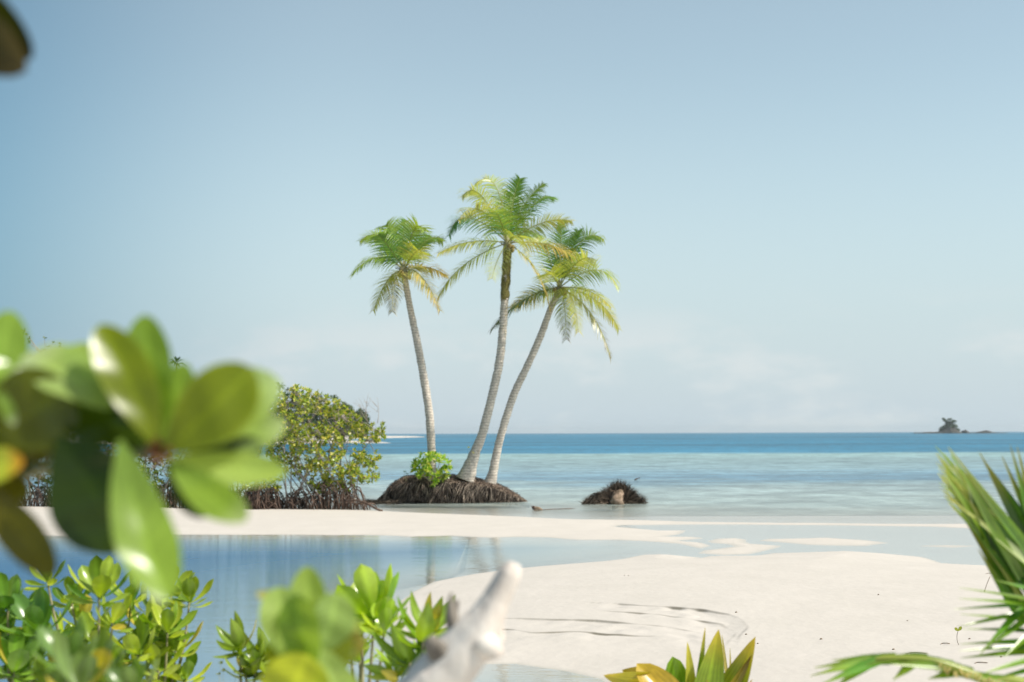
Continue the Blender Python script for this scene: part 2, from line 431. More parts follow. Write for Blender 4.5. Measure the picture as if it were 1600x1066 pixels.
ns3 = N(nt, 'ShaderNodeTexNoise', Scale=7.0, Detail=5.0); l.new(geo.outputs['Position'], ns3.inputs['Vector'])
l.new(ns3.outputs['Fac'], bp.inputs['Height']); l.new(ns2.outputs['Fac'], bp2.inputs['Height']); l.new(bp.outputs[0], bp2.inputs['Normal'])
l.new(bp2.outputs[0], p.inputs['Normal'])
l.new(p.outputs[0], out.inputs[0])
M['sand'] = m
full = np.ones((nr - 1, nc - 1), bool)
sand = sheet('sand_beach', H, full, {'wet': WET, 'scarp_shade': SCP}, M['sand'])
tag(sand, 'pale coral sand beach and sandbar', kind='structure')

# water
def water_mat(name, lag):
    m, nt, n, l, out = mat(name)
    geo = N(nt, 'ShaderNodeNewGeometry')
    sp = N(nt, 'ShaderNodeSeparateXYZ'); l.new(geo.outputs['Position'], sp.inputs[0])
    da = N(nt, 'ShaderNodeAttribute', attribute_name='depth')
    def noi(scl, det, sca, off=0):
        mpn = N(nt, 'ShaderNodeMapping'); mpn.inputs['Scale'].default_value = scl; mpn.inputs['Location'].default_value = (off, off, 0)
        q = N(nt, 'ShaderNodeTexNoise', Scale=sca, Detail=det); l.new(geo.outputs['Position'], mpn.inputs[0]); l.new(mpn.outputs[0], q.inputs['Vector'])
        return q.outputs['Fac']
    def math_(op, a, b):
        q = N(nt, 'ShaderNodeMath', operation=op)
        for i, z in enumerate((a, b)):
            if isinstance(z, (int, float)): q.inputs[i].default_value = z
            else: l.new(z, q.inputs[i])
        return q.outputs[0]
    if lag:
        al = math_('SUBTRACT', 1.0, math_('POWER', 2.718, math_('MULTIPLY', da.outputs['Fac'], -2.6)))
        cr = N(nt, 'ShaderNodeValToRGB'); e = cr.color_ramp.elements
        e[0].position = 0; e[0].color = (0.50, 0.56, 0.50, 1); e[1].position = 1; e[1].color = (0.022, 0.11, 0.23, 1)
        q = e.new(0.45); q.color = (0.15, 0.27, 0.34, 1)
        l.new(math_('MULTIPLY', da.outputs['Fac'], 1.15), cr.inputs[0]); body = cr.outputs[0]
        h1 = noi((0.8, 2.0, 1), 3.0, 5.0); h2 = noi((0.35, 1.3, 1), 2.0, 1.6)
        hh = math_('ADD', math_('MULTIPLY', h1, 0.2), math_('MULTIPLY', h2, 0.8))
        dist, strg = 0.018, 0.6
    else:
        al = math_('SUBTRACT', 1.0, math_('POWER', 2.718, math_('MULTIPLY', da.outputs['Fac'], -3.2)))
        # log distance from shore drives the tone of the bed: sand, weed bands, reef edge, deep
        ly = math_('LOGARITHM', math_('ADD', sp.outputs['Y'], math_('MULTIPLY', math_('SUBTRACT', noi((0.07, 0.12, 1), 5.0, 1.0), 0.5), 30.0)), 10.0)
        t = math_('DIVIDE', math_('SUBTRACT', ly, 1.6), 1.6)
        cr = N(nt, 'ShaderNodeValToRGB'); e = cr.color_ramp.elements
        def pos(Y): return (math.log10(Y) - 1.6) / 1.6
        stops = [(40, (0.410, 0.452, 0.396)), (50, (0.336, 0.418, 0.396)), (60, (0.295, 0.383, 0.378)), (68, (0.205, 0.313, 0.342)), (74, (0.098, 0.217, 0.306)), (82, (0.139, 0.261, 0.333)),
                 (95, (0.197, 0.313, 0.347)), (125, (0.205, 0.309, 0.320)), (158, (0.197, 0.309, 0.306)), (172, (0.018, 0.135, 0.225)), (1500, (0.018, 0.135, 0.225))]
        e[0].position = pos(stops[0][0]); e[0].color = (*stops[0][1], 1); e[1].position = pos(1500); e[1].color = (*stops[-1][1], 1)
        for Y_, c_ in stops[1:-1]:
            q = e.new(pos(Y_)); q.color = (*c_, 1)
        l.new(t, cr.inputs[0]); body = cr.outputs[0]
        pt = noi((0.35, 0.40, 1), 4.0, 1.0, 7)
        pr = N(nt, 'ShaderNodeMapRange'); pr.inputs['From Min'].default_value = .35; pr.inputs['From Max'].default_value = .65
        pr.inputs['To Min'].default_value = 0.68; pr.inputs['To Max'].default_value = 1.22; l.new(pt, pr.inputs[0])
        pr2 = N(nt, 'ShaderNodeMapRange'); pr2.inputs['From Min'].default_value = .35; pr2.inputs['From Max'].default_value = .65
        pr2.inputs['To Min'].default_value = 0.8; pr2.inputs['To Max'].default_value = 1.18; l.new(noi((1.6, 1.0, 1), 3.0, 1.0, 3), pr2.inputs[0])
        prm = N(nt, 'ShaderNodeMath', operation='MULTIPLY'); l.new(pr.outputs[0], prm.inputs[0]); l.new(pr2.outputs[0], prm.inputs[1]); pr = prm
        pr3 = N(nt, 'ShaderNodeMapRange'); pr3.inputs['From Min'].default_value = .38; pr3.inputs['From Max'].default_value = .66
        pr3.inputs['To Min'].default_value = 0.8; pr3.inputs['To Max'].default_value = 1.45; l.new(noi((0.009, 0.015, 1), 5.0, 1.0, 30), pr3.inputs[0])
        prn = N(nt, 'ShaderNodeMath', operation='MULTIPLY'); l.new(pr.outputs[0], prn.inputs[0]); l.new(pr3.outputs[0], prn.inputs[1]); pr = prn
        bm = N(nt, 'ShaderNodeMixRGB', blend_type='MULTIPLY'); bm.inputs[0].default_value = 1; l.new(body, bm.inputs[1]); l.new(pr.outputs[0], bm.inputs[2]); body = bm.outputs[0]
        dm = N(nt, 'ShaderNodeMapRange'); dm.inputs['From Min'].default_value = 60; dm.inputs['From Max'].default_value = 200; l.new(sp.outputs['Y'], dm.inputs[0]); al2 = dm.outputs[0]
        h1 = noi((0.9, 2.0, 1), 3.0, 3.0); h2 = noi((0.5, 0.7, 1), 3.0, 1.0)
        hh = math_('ADD', math_('MULTIPLY', h1, 0.3), math_('MULTIPLY', h2, 0.7))
        dist, strg = 0.12, 0.7
    bp = N(nt, 'ShaderNodeBump', Strength=strg, Distance=dist); l.new(hh, bp.inputs['Height'])
    df = N(nt, 'ShaderNodeBsdfDiffuse'); l.new(body, df.inputs['Color'])
    tr = N(nt, 'ShaderNodeBsdfTransparent'); tr.inputs['Color'].default_value = (0.96, 0.975, 0.985, 1)
    m1 = N(nt, 'ShaderNodeMixShader'); l.new(al, m1.inputs[0]); l.new(tr.outputs[0], m1.inputs[1]); l.new(df.outputs[0], m1.inputs[2])
    gl = N(nt, 'ShaderNodeBsdfGlossy', Roughness=0.05 if lag else 0.12); l.new(bp.outputs[0], gl.inputs['Normal'])
    gl.inputs['Color'].default_value = (0.95, 0.95, 0.95, 1)
    fr = N(nt, 'ShaderNodeFresnel', IOR=1.33); l.new(bp.outputs[0], fr.inputs['Normal'])
    if lag:
        capr = N(nt, 'ShaderNodeMapRange'); capr.inputs['From Min'].default_value = .05; capr.inputs['From Max'].default_value = .7
        capr.inputs['To Min'].default_value = .6; capr.inputs['To Max'].default_value = .21; l.new(da.outputs['Fac'], capr.inputs[0])
        fm = math_('MINIMUM', fr.outputs[0], capr.outputs[0])
    else: fm = math_('MINIMUM', fr.outputs[0], math_('SUBTRACT', 0.36, math_('MULTIPLY', al2, 0.15)))
    m2 = N(nt, 'ShaderNodeMixShader'); l.new(fm, m2.inputs[0]); l.new(m1.outputs[0], m2.inputs[1]); l.new(gl.outputs[0], m2.inputs[2])
    l.new(m2.outputs[0], out.inputs[0])
    return m
M['lagoon'] = water_mat('lagoon_water', True); M['sea'] = water_mat('sea_water', False)
# dividing line runs along the crest of the sandbar
dl = np.array([[G(u, v).x, G(u, v).y] for u, v in [(-3000, 800), (-1400, 808), (0, 812), (600, 815), (800, 820), (960, 818), (1100, 817.4), (1300, 819), (1450, 820.8), (1600, 822.5), (1900, 829), (3500, 840)]])
line_y = np.interp(XX, dl[:, 0], dl[:, 1])
hc = np.minimum.reduce([H[:-1, :-1], H[1:, :-1], H[:-1, 1:], H[1:, 1:]])
cy = (YY[:-1, :-1] + YY[1:, 1:]) / 2; ly_ = (line_y[:-1, :-1] + line_y[1:, 1:]) / 2
wetm = hc < 0.01
Zw = np.zeros_like(H)
dep = np.maximum(-H, 0)
lagoon = sheet('lagoon', Zw, wetm & (cy < ly_) & (cy > 9), {'depth': dep}, M['lagoon'])
tag(lagoon, 'calm blue lagoon water behind the sandbar', kind='structure')
sea = sheet('sea', Zw, wetm & (cy >= ly_), {'depth': dep}, M['sea'])
tag(sea, 'turquoise and blue sea reaching the horizon', kind='structure')

def gz(x, y): return float(ground(np.array([x]), np.array([y]))[0][0])

# ------------------------------------------------------------------ palms
YG = (0.35, 0.43, 0.08); YEL = (0.54, 0.48, 0.14); ORA = (0.66, 0.44, 0.10); DG = (0.10, 0.24, 0.08); MG = (0.22, 0.36, 0.05); DEAD = (0.12, 0.10, 0.07); PALE = (0.58, 0.58, 0.24)
def frond(parent, pts, col, tipcol, lmax=0.76, pairs=42, wid=0.038, droop=0.5, name='frond', seed=0, mats='frond', start=0.12, fwd=0.6, segs=3, up=Vector((0, 0, 1)), rr=0.02, dead=False):
    rnd = random.Random(seed)
    mb = MB()
    froll = rnd.uniform(-.3, .3); face = rnd.uniform(.2, .5)
    n = len(pts) - 1
    mb.tube(pts, [rr * (1 - 0.85 * i / n) + 0.003 for i in range(n + 1)], 5, mixc(col, (0.45, 0.42, 0.12), .6))
    L = sum((pts[i + 1] - pts[i]).length for i in range(n))
    for k in range(pairs):
        t = start + (1 - start) * (k + 0.3) / pairs
        f = t * n; i = min(int(f), n - 1); a = f - i
        p = pts[i].lerp(pts[i + 1], a); tan = (pts[min(i + 1, n)] - pts[max(i - 1 if a < .5 else i, 0)]).normalized()
        side = tan.cross(up)
        if side.length < 0.15: side = tan.cross(Vector((0.3, 1, 0.1)))
        side.normalize()
        s2 = tan.cross(Vector((0, 1, 0)))
        if s2.length > .2:
            s2.normalize(); s2 = s2 if s2.dot(side) >= 0 else -s2
            side = (side * (1 - face) + s2 * face).normalized()
        nrm = side.cross(tan).normalized()
        if nrm.z < 0: nrm = -nrm
        rq = Matrix.Rotation(froll, 3, tan); side = rq @ side; nrm = rq @ nrm
        prof = math.sin(math.pi * min(1, (0.12 + 0.88 * (t ** 0.75)))) ** 0.55 if t < 0.97 else 0.4
        prof = max(prof, 0.38)
        for s in (-1, 1):
            ln = lmax * prof * rnd.uniform(0.82, 1.1)
            ft = fwd * (0.6 + 0.9 * t) + rnd.uniform(-.12, .12)
            d = (side * s + tan * ft + nrm * rnd.uniform(0.0, 0.35)).normalized()
            q = p.copy(); w = wid * rnd.uniform(.8, 1.1); c0 = mixc(col, tipcol, min(1, t * 0.8 + rnd.uniform(-.2, .2)) if t > .2 else 0)
            c0 = vary(c0, .18)
            vs = []; cs = []; wd = tan.lerp(nrm, 0.25).normalized()
            dd = d.copy()
            for j in range(segs + 1):
                u = j / segs
                ww = w * (0.55 + 0.45 * math.sin(math.pi * min(1, u * 1.1 + .15))) * (1 - u ** 3) * 0.5 + 0.001
                wv = (wd - dd * wd.dot(dd)).normalized()
                vs += [q - wv * ww, q + wv * ww]; cs += [c0 if u < .8 else mixc(c0, tipcol, .5)] * 2
                dd = (dd + Vector((0, 0, -1)) * droop * (0.5 + u) / segs).normalized()
                q = q + dd * ln / segs
            mb.add(vs, [(2 * j, 2 * j + 1, 2 * j + 3, 2 * j + 2) for j in range(segs)], cs)
    return mb.build(name, M[mats], parent)

PD = 49.0
def palm(label, base, tpts, radii, Y0, crown, fr, seed, mossfrom=None, Ldef=2.75):
    rnd = random.Random(seed)
    t = thing('coconut_palm', label, 'palm tree', base, 'coconut palms on the root island')
    pts = spline([P(u, v, Y0 + dy) for u, v, dy in tpts], 5)
    rr = np.interp(np.linspace(0, 1, len(pts)), np.linspace(0, 1, len(radii)), radii)
    # leaf-scar rings as real steps
    ring = []; rad = []
    for i in range(len(pts) - 1):
        for k in range(4):
            q = k / 4
            ring.append(pts[i].lerp(pts[i + 1], q)); rad.append((rr[i] * (1 - q) + rr[i + 1] * q) * (1.0 + (0.05 if k % 2 else -0.03)))
    mb = MB(); mb.tube(ring, rad, 14, jit=0.12); mb.build('trunk', M['palmbark'], t)
    if mossfrom is not None:
        mb = MB(); a = pts[mossfrom:]
        mb.tube(a, [r * (0.96 if i == 0 else 1.05 if i == 1 else 1.2) * (1 + .1 * math.sin(i * 2.1)) for i, r in enumerate(rr[mossfrom:])], 12, jit=0.5)
        for _ in range(1500):
            a = pts[mossfrom - 10:]; i = len(a) - 2 - min(len(a) - 2, int(abs(rnd.gauss(0, 7)))); p_ = a[i].lerp(a[i + 1], rnd.random()); an = rnd.uniform(0, 6.28)
            d = Vector((math.cos(an), math.sin(an), 0)); q = p_ + d * .135
            e = q + d * rnd.uniform(.02, .07) + Vector((0, 0, rnd.uniform(-.08, .03))); w_ = Vector((-d.y, d.x, 0)) * .02
            mb.add([q - w_, q + w_, e], [(0, 1, 2)])
        mb.build('moss_growth', M['moss'], t)
    c = P(*crown, Y0 + tpts[-1][2])
    # fibrous crown base and fruit
    mb = MB()
    mb.tube([pts[-2], pts[-1], c, c + Vector((0, 0, .35))], [rr[-1], rr[-1] * 1.35, rr[-1] * 1.25, 0.03], 10, jit=.4)
    for _ in range(40):
        an = rnd.uniform(0, 6.28); d = Vector((math.cos(an), math.sin(an), rnd.uniform(0.2, 1.2)))
        b = c + Vector((0, 0, rnd.uniform(-.25, .05))); mb.tube([b, b + d * .15, b + d * .32 + Vector((0, 0, -.06))], [.02, .014, .006], 4)
    mb.build('crown_base', M['stem'], t)
    for k in range(5):
        an = rnd.uniform(0, 6.28); cc = c + Vector((math.cos(an) * .2, math.sin(an) * .2, rnd.uniform(-.22, -.05)))
        mb = MB(); mb.tube([cc + Vector((0, 0, z_)) for z_ in (.09, .075, .04, 0, -.04, -.075, -.09)], [.01, .04, .062, .07, .06, .035, .008], 8)
        mb.build('coconut', M['coconut'], t)
    for i, fx in enumerate(fr):
        tip, vi, sg, col, tcol = fx[:5]; L = fx[5] if len(fx) > 5 else Ldef; dr = fx[6] if len(fx) > 6 else (.95 if abs(tip[0] - crown[0]) > 45 or tip[1] > crown[1] else .45)
        l2 = math.hypot(tip[0] - crown[0], tip[1] - crown[1]) * Y0 / FPX * 1.06
        dz = math.sqrt(max(0.02, L * L - l2 * l2)) * sg
        p0 = c + Vector((0, 0, .05)); Yc = Y0 + tpts[-1][2]
        p2 = P(*tip, Yc + dz); pm = P(*vi, Yc + dz * .55)
        cv = bez(p0, via(p0, pm, p2), p2, 16)
        frond(t, cv, col, tcol, seed=seed * 100 + i, droop=dr)
    return t

BL = G(676, 770); BM = G(735, 775)
def mound_px_top(u):
    return np.interp(u, [592, 600, 607, 618, 632, 650, 690, 720, 745, 770, 790, 808, 824], [0, 12, 22, 33, 40, 43, 43, 42, 38, 31, 22, 11, 0])
MY = 49.4
palm('leftmost and shortest of the three slim coconut palms, with an orange drooping frond',
     P(675, 750, 49.6),
     [(675, 752, .3), (674, 700, .3), (671, 650, .3), (663, 595, .3), (653, 540, .2), (641, 482, .1), (632, 432, 0)], [.16, .145, .14, .14, .13, .11, .10], 49.3, (631, 424),
     [((549, 430), (590, 402), -.3, MG, YG), ((562, 377), (598, 371), .5, MG, YG), ((634, 345), (630, 375), 1, DG, MG), ((603, 352), (612, 364), 1, MG, YG),
      ((663, 362), (647, 360), -.8, MG, YG), ((692, 377), (666, 377), .4, MG, YG), ((662, 404), (652, 392), -1, YG, YEL), ((699, 431), (664, 417), .4, YEL, ORA),
      ((688, 486), (660, 434), -.4, PALE, ORA), ((583, 486), (606, 438), -.5, YG, YEL), ((613, 488), (617, 440), -.8, YEL, DEAD),
      ((590, 368), (606, 384), -.7, DG, MG), ((676, 372), (655, 380), .8, DG, MG)], 3, Ldef=2.35)
palm('tallest middle coconut palm with a mossy upper trunk and the largest crown',
     P(730, 745, 49.2),
     [(727, 750, 0), (735, 728, 0), (743, 705, 0), (753, 680, 0), (767, 626, 0), (780, 568, 0), (786, 510, 0), (789, 460, 0), (791, 425, 0), (793, 392, 0)], [.34, .24, .17, .155, .15, .145, .14, .13, .12, .11], 49.2, (793, 382),
     [((813, 279), (801, 318), .4, MG, MG), ((850, 287), (818, 322), .5, MG, YG), ((866, 311), (836, 318), .8, DG, MG), ((742, 288), (775, 292), .5, YG, PALE),
      ((722, 308), (752, 306), -.5, YG, PALE), ((701, 369), (732, 340), .4, DG, DG), ((716, 345), (750, 328), -.9, YG, YEL), ((685, 396), (735, 378), -.3, YG, YEL),
      ((683, 468), (724, 415), -.4, YG, YEL), ((894, 346), (848, 348), -.4, YG, YEL), ((911, 412), (862, 384), -.6, YEL, ORA), ((859, 482), (835, 420), -.5, PALE, ORA),
      ((769, 436), (778, 405), -1, YG, PALE), ((828, 402), (812, 370), -1, YG, YEL), ((770, 330), (780, 340), -1, DG, YG),
      ((846, 372), (822, 362), .9, DG, YG), ((795, 300), (797, 330), 1, DG, MG)], 5, mossfrom=34, Ldef=2.75)
palm('rightmost coconut palm, its slanted pale trunk leaning right under drooping fronds',
     P(768, 752, 49.4),
     [(765, 757, .2), (771, 735, .2), (777, 704, .2), (789, 659, .2), (804, 614, .2), (825, 570, .1), (846, 522, 0), (859, 486, 0), (870, 462, 0)], [.22, .16, .14, .135, .13, .125, .12, .11, .10], 49.4, (874, 452),
     [((877, 350), (876, 395), .5, DG, MG), ((904, 360), (890, 398), .5, DG, MG), ((943, 374), (908, 378), .5, DG, YG), ((967, 452), (932, 422), -.4, MG, PALE),
      ((967, 515), (930, 468), .4, YG, YEL), ((955, 560), (922, 488), -.2, PALE, DEAD), ((904, 519), (893, 465), -.8, YG, YEL), ((885, 531), (881, 470), -.7, YG, DEAD),
      ((798, 482), (838, 458), .3, YG, ORA), ((767, 516), (815, 470), .5, DG, DEAD), ((834, 370), (852, 392), .7, MG, YG),
      ((933, 408), (905, 408), -.8, YG, PALE), ((850, 440), (858, 425), -1, YG, YEL),
      ((955, 480), (920, 455), -.8, YG, YEL)], 9, Ldef=2.6)

# ------------------------------------------------------------------ root island under the palms
t = thing('root_mound', 'wide dark brown mound of matted palm roots carrying the three palms', 'mound', G(708, 787))
us = np.linspace(592, 824, 60)
mb = MB(); nth = 22; vs = []; fs = []
def msurf(u, th):
    hpx = float(mound_px_top(u)); hgt = hpx * MY / FPX
    dep_ = 1.7 * math.sqrt(max(0.001, math.sin(math.pi * (u - 590) / 236))) + .05
    c_ = P(u, 787, MY + 0.9); x = c_.x
    cy_, sy_ = math.cos(th), math.sin(th)
    yy = 50.3 - dep_ * (abs(cy_) ** .6) * (1 if cy_ > 0 else -1)
    z = (abs(sy_) ** 0.62) * hgt * 1.03 - 0.05
    if th < .7: yy += .42 * (1 - th / .7) ** .7 * min(1, hgt / .7)
    nn = noise.noise(Vector((x * 2.2, yy * 2.2, z * 3))) * .10 + noise.noise(Vector((x * 7, yy * 7, z * 9))) * .05
    return Vector((x, yy - nn * .8, z + nn * .5 * sy_))
for u in us:
    for k in range(nth + 1): vs.append(msurf(u, math.pi * k / nth))
for i in range(len(us) - 1):
    for k in range(nth):
        a = i * (nth + 1) + k; fs.append((a, a + nth + 1, a + nth + 2, a + 1))
mb.add(vs, fs); mb.build('root_mass', M['mound'], t)
mb = MB()
rnd = random.Random(4)
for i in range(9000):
    u = rnd.uniform(594, 822); top = rnd.random() < .5
    th = rnd.uniform(0.1, 0.95) if not top else rnd.uniform(.75, 2.0)
    p0 = msurf(u, th)
    lf = (u - 590) / 236
    ln = rnd.uniform(.15, .5) if not top else rnd.uniform(.05, .14)
    fl = noise.noise(Vector((p0.x * 2.5, p0.z * 2, 5)))
    dx = (rnd.uniform(-.7, .15) if u > 700 else rnd.uniform(-.9, .3)) if not top else rnd.uniform(-1, 1)
    if not top: d = Vector((dx * .5 + fl * 1.4 + (-.8 if u < 612 else 0) + (.5 if u > 800 else 0), rnd.uniform(-.5, -.1), -1)).normalized()
    else: d = Vector((dx, rnd.uniform(-1, .3), rnd.uniform(-.5, .25))).normalized()
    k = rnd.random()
    col = mixc((0.018, 0.012, 0.010), (0.52, 0.43, 0.35), k ** 3.2) if not top else mixc((0.10, 0.07, 0.055), (0.46, 0.36, 0.28), k ** 1.4)  # top fibres coloured lighter as sunlit, front fibres mostly darker as shaded
    w = Vector((rnd.uniform(.6, 1), rnd.uniform(-.4, .4), rnd.uniform(-.3, .3))).normalized() * rnd.uniform(.005, .012)
    o_ = Vector((0, -.03, .01)); m_ = p0 + o_ + d * ln * .5 + Vector((0, -.03, .01)); e = p0 + o_ + d * ln + Vector((0, 0, -.03))
    e.z = max(e.z, -.03)
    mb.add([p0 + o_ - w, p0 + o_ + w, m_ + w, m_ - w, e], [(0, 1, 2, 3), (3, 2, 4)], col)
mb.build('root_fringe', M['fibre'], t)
mb = MB()      # low tail of roots running left to the mangroves
for i in range(900):
    u = rnd.uniform(566, 625); q = G(u, rnd.uniform(783, 788)); q.z = rnd.uniform(-.03, .12 * (u - 560) / 65)
    d = Vector((rnd.uniform(-1, .6), rnd.uniform(-.4, .4), rnd.uniform(-.15, .25))).normalized() * rnd.uniform(.1, .35)
    w = Vector((0, .3, 1)).normalized() * rnd.uniform(.006, .014)
    mb.add([q - w, q + w, q + d], [(0, 1, 2)], mixc((0.03, .02, .016), (.2, .16, .12), rnd.random() ** 1.5))
mb.build('root_tail', M['fibre'], t)

# ------------------------------------------------------------------ small leaf clumps
def leaflet_quad(mb, p, d, n_, ln, w, col):
    s = d.cross(n_).normalized()
    m_ = p + d * ln * .5
    mb.add([p, m_ + s * w * .5, p + d * ln - n_ * ln * .1, m_ - s * w * .5], [(0, 1, 2, 3)], col)
def rosette(mb, p, ax, nl, ln, w, cols, rnd, spread=(.5, 1.3)):
    ax = ax.normalized(); a = ax.orthogonal().normalized(); b = ax.cross(a)
    for k in range(nl):
        an = 2.4 * k + rnd.uniform(-.4, .4); el = rnd.uniform(*spread)
        d = (a * math.cos(an) + b * math.sin(an)) * math.sin(el) + ax * math.cos(el)
        n_ = (ax - d * ax.dot(d)).normalized()
        n_ = (n_ + Vector((rnd.uniform(-.3, .3), rnd.uniform(-.3, .3), rnd.uniform(-.3, .3)))).normalized()
        c = vary(rnd.choice(cols), .2)
        leaflet_quad(mb, p, d.normalized(), n_, ln * rnd.uniform(.7, 1.15), w * rnd.uniform(.8, 1.1), c)

# shrub on the mound
def outline_bush(label, cat, Y0, outline, nros, ln, cols, seed, name='mangrove_shrub', depth=1.0, nl=8, stems=14, base=(0, 0), grp=None, matn='mangrove', down=None, w=.45, rs=.02, droots=0, root_u=None, gap=0.0, upbias=.5, limbcol=None, hang=0, rootspread=.7):
    rnd = random.Random(seed)
    pg = np.array(outline, float); bu, bv = base
    b0 = P(bu, bv, Y0)
    t = thing(name, label, cat, b0, grp)
    pts = []
    umin, umax = pg[:, 0].min(), pg[:, 0].max(); vmin, vmax = pg[:, 1].min(), pg[:, 1].max()
    tries = 0
    while len(pts) < nros and tries < 200000:
        tries += 1
        u = rnd.uniform(umin, umax); v = rnd.uniform(vmin, vmax)
        s = float(sdist(np.array([u]), np.array([v]), pg)[0])
        if s < 0: continue
        if gap and noise.noise(Vector((u * .045, v * .045, seed))) < gap - .35 and rnd.random() < .85: continue
        hw = min(1, s / (0.32 * (umax - umin)) + .25)
        pts.append((u, v, Y0 + rnd.uniform(-1, 1) * depth * hw))
    mb = MB(); sb = MB()
    # main limbs rise from the base; twigs join each leaf clump to the nearest limb
    limbs = []
    for k in range(stems):
        u, v, Yk = rnd.choice(pts)
        ru = bu if root_u is None else rnd.uniform(*root_u)
        s0 = P(ru, bv, Y0 + rnd.uniform(-.3, .3) * depth); e = P(u, v, Yk)
        md = s0.lerp(e, .5) + Vector((rnd.uniform(-.15, .15), rnd.uniform(-.2, .2), rnd.uniform(.0, .3))) * (e - s0).length
        cv = bez(s0, md, e, 7); limbs.append(cv)
        cv2 = [q + Vector((rnd.uniform(-1, 1), rnd.uniform(-1, 1), rnd.uniform(-1, 1))) * .025 * (e - s0).length * .5 for q in cv]; cv2[0] = cv[0]
        sb.tube(cv2, [rs * (1 - .8 * i / 7) + .003 for i in range(8)], 5)
    lp = [q for c_ in limbs for q in c_[2:]]
    L = np.array([[q.x, q.y, q.z] for q in lp])
    for (u, v, Yk) in pts:
        p_ = P(u, v, Yk)
        i = int(np.argmin(((L - np.array(p_)) ** 2).sum(1)))
        q = lp[i]
        if rnd.random() < .75: sb.tube([q, q.lerp(p_, .5) + Vector((0, 0, -.04 + rnd.uniform(-.03, .05))), p_], [rs * .35, rs * .25, rs * .15], 4, cap=False)
        ax = (p_ - q); ax = ax.normalized() if ax.length > .01 else Vector((0, 0, 1))
        ax = ax + Vector((rnd.uniform(-.5, .5), rnd.uniform(-.8, .2), upbias))
        rosette(mb, p_, ax, nl, ln, ln * w, cols, rnd)
    mb.build('foliage', M[matn], t)
    sb.build('branches', M['bark'] if matn != 'farleaf' else M['root'], t)
    if droots:
        rb = MB()
        for k in range(droots):
            ru = rnd.uniform(*root_u); h_ = rnd.uniform(.25, .85) * (1.25 - abs(ru - bu) / (abs(root_u[1] - root_u[0]) + 1) * 1.0)
            s0 = P(ru, bv, Y0 + rnd.uniform(-.8, .8) * depth); g0 = s0.copy(); s0.z = h_
            an = rnd.uniform(0, 6.28); rd = rnd.uniform(.15, rootspread)
            e = Vector((s0.x + math.cos(an) * rd, s0.y + math.sin(an) * rd * .8, 0)); e.z = max(gz(e.x, e.y), -.15) - .03
            md = Vector((s0.x + math.cos(an) * rd * .8, s0.y + math.sin(an) * rd * .7, h_ * rnd.uniform(.8, 1.15)))
            cv = bez(s0, md, e, 6)
            rb.tube([q + Vector((rnd.uniform(-1, 1), rnd.uniform(-1, 1), rnd.uniform(-1, 1))) * .015 for q in cv], [rnd.uniform(.011, .02)] * 7, 5)
            if rnd.random() < .5:
                q = cv[rnd.randrange(1, 4)]; e2 = Vector((q.x + rnd.uniform(-.3, .3), q.y + rnd.uniform(-.3, .3), 0)); e2.z = max(gz(e2.x, e2.y), -.15) - .03
                rb.tube(bez(q, Vector((e2.x, e2.y, q.z * .7)), e2, 4), [.012] * 5, 4)
        rb.build('prop_roots', M['root'], t)
    return t, sb
GR = [(0.24, 0.33, 0.03), (0.32, 0.42, 0.05), (0.44, 0.48, 0.07), (0.12, 0.19, 0.03), (0.58, 0.52, 0.12)]
GRB = [(0.18, 0.36, 0.03), (0.30, 0.48, 0.04), (0.40, 0.52, 0.07), (0.13, 0.28, 0.03), (0.52, 0.55, 0.14)]
outline_bush('bright lime green bush on the root mound, at the foot of the leftmost palm', 'bush', 48.75,
             [(645, 725), (655, 712), (668, 706), (682, 706), (693, 713), (701, 722), (706, 735), (700, 742), (703, 752), (692, 757), (684, 752), (676, 757), (668, 752), (655, 745), (646, 738)],
             125, .17, GRB, 21, name='beach_bush', depth=.7, nl=9, stems=9, base=(676, 756), matn='leaf', w=.42, rs=.015, gap=.12)
def sprig(label, base, tips, Y0, ln, cols, seed, grp=None, name='seedling', cat='seedling', r=.008, nl=6, stemmat='stem', loc=None):
    rnd = random.Random(seed); b = P(*base, Y0)
    if loc is not None: b = loc
    t = thing(name, label, cat, b, grp)
    sb = MB(); mb = MB()
    for (u, v) in tips:
        e = P(u, v, Y0 + rnd.uniform(-.05, .05)); m_ = b.lerp(e, .5) + Vector((rnd.uniform(-.05, .05), 0, .03)) * (e - b).length
        sb.tube(bez(b, m_, e, 4), [r, r * .9, r * .8, r * .6, r * .4], 5)
        rosette(mb, e, (e - m_) + Vector((0, -.05, .05)), nl, ln, ln * .45, cols, rnd)
    sb.build('stem', M[stemmat], t); mb.build('foliage', M['leaf'], t)
    return t
sprig('tiny dark green sprig on the left shoulder of the root mound', (634, 752), [(632, 738), (636, 741)], 48.6, .09, [(0.06, 0.13, 0.04), (.09, .18, .05)], 31)
sprig('small pale green sprout standing beside the base of the tallest palm', (733, 728), [(732, 700), (739, 708)], 48.7, .09, [(0.16, 0.22, 0.05), (.45, .42, .12)], 32, r=.004)

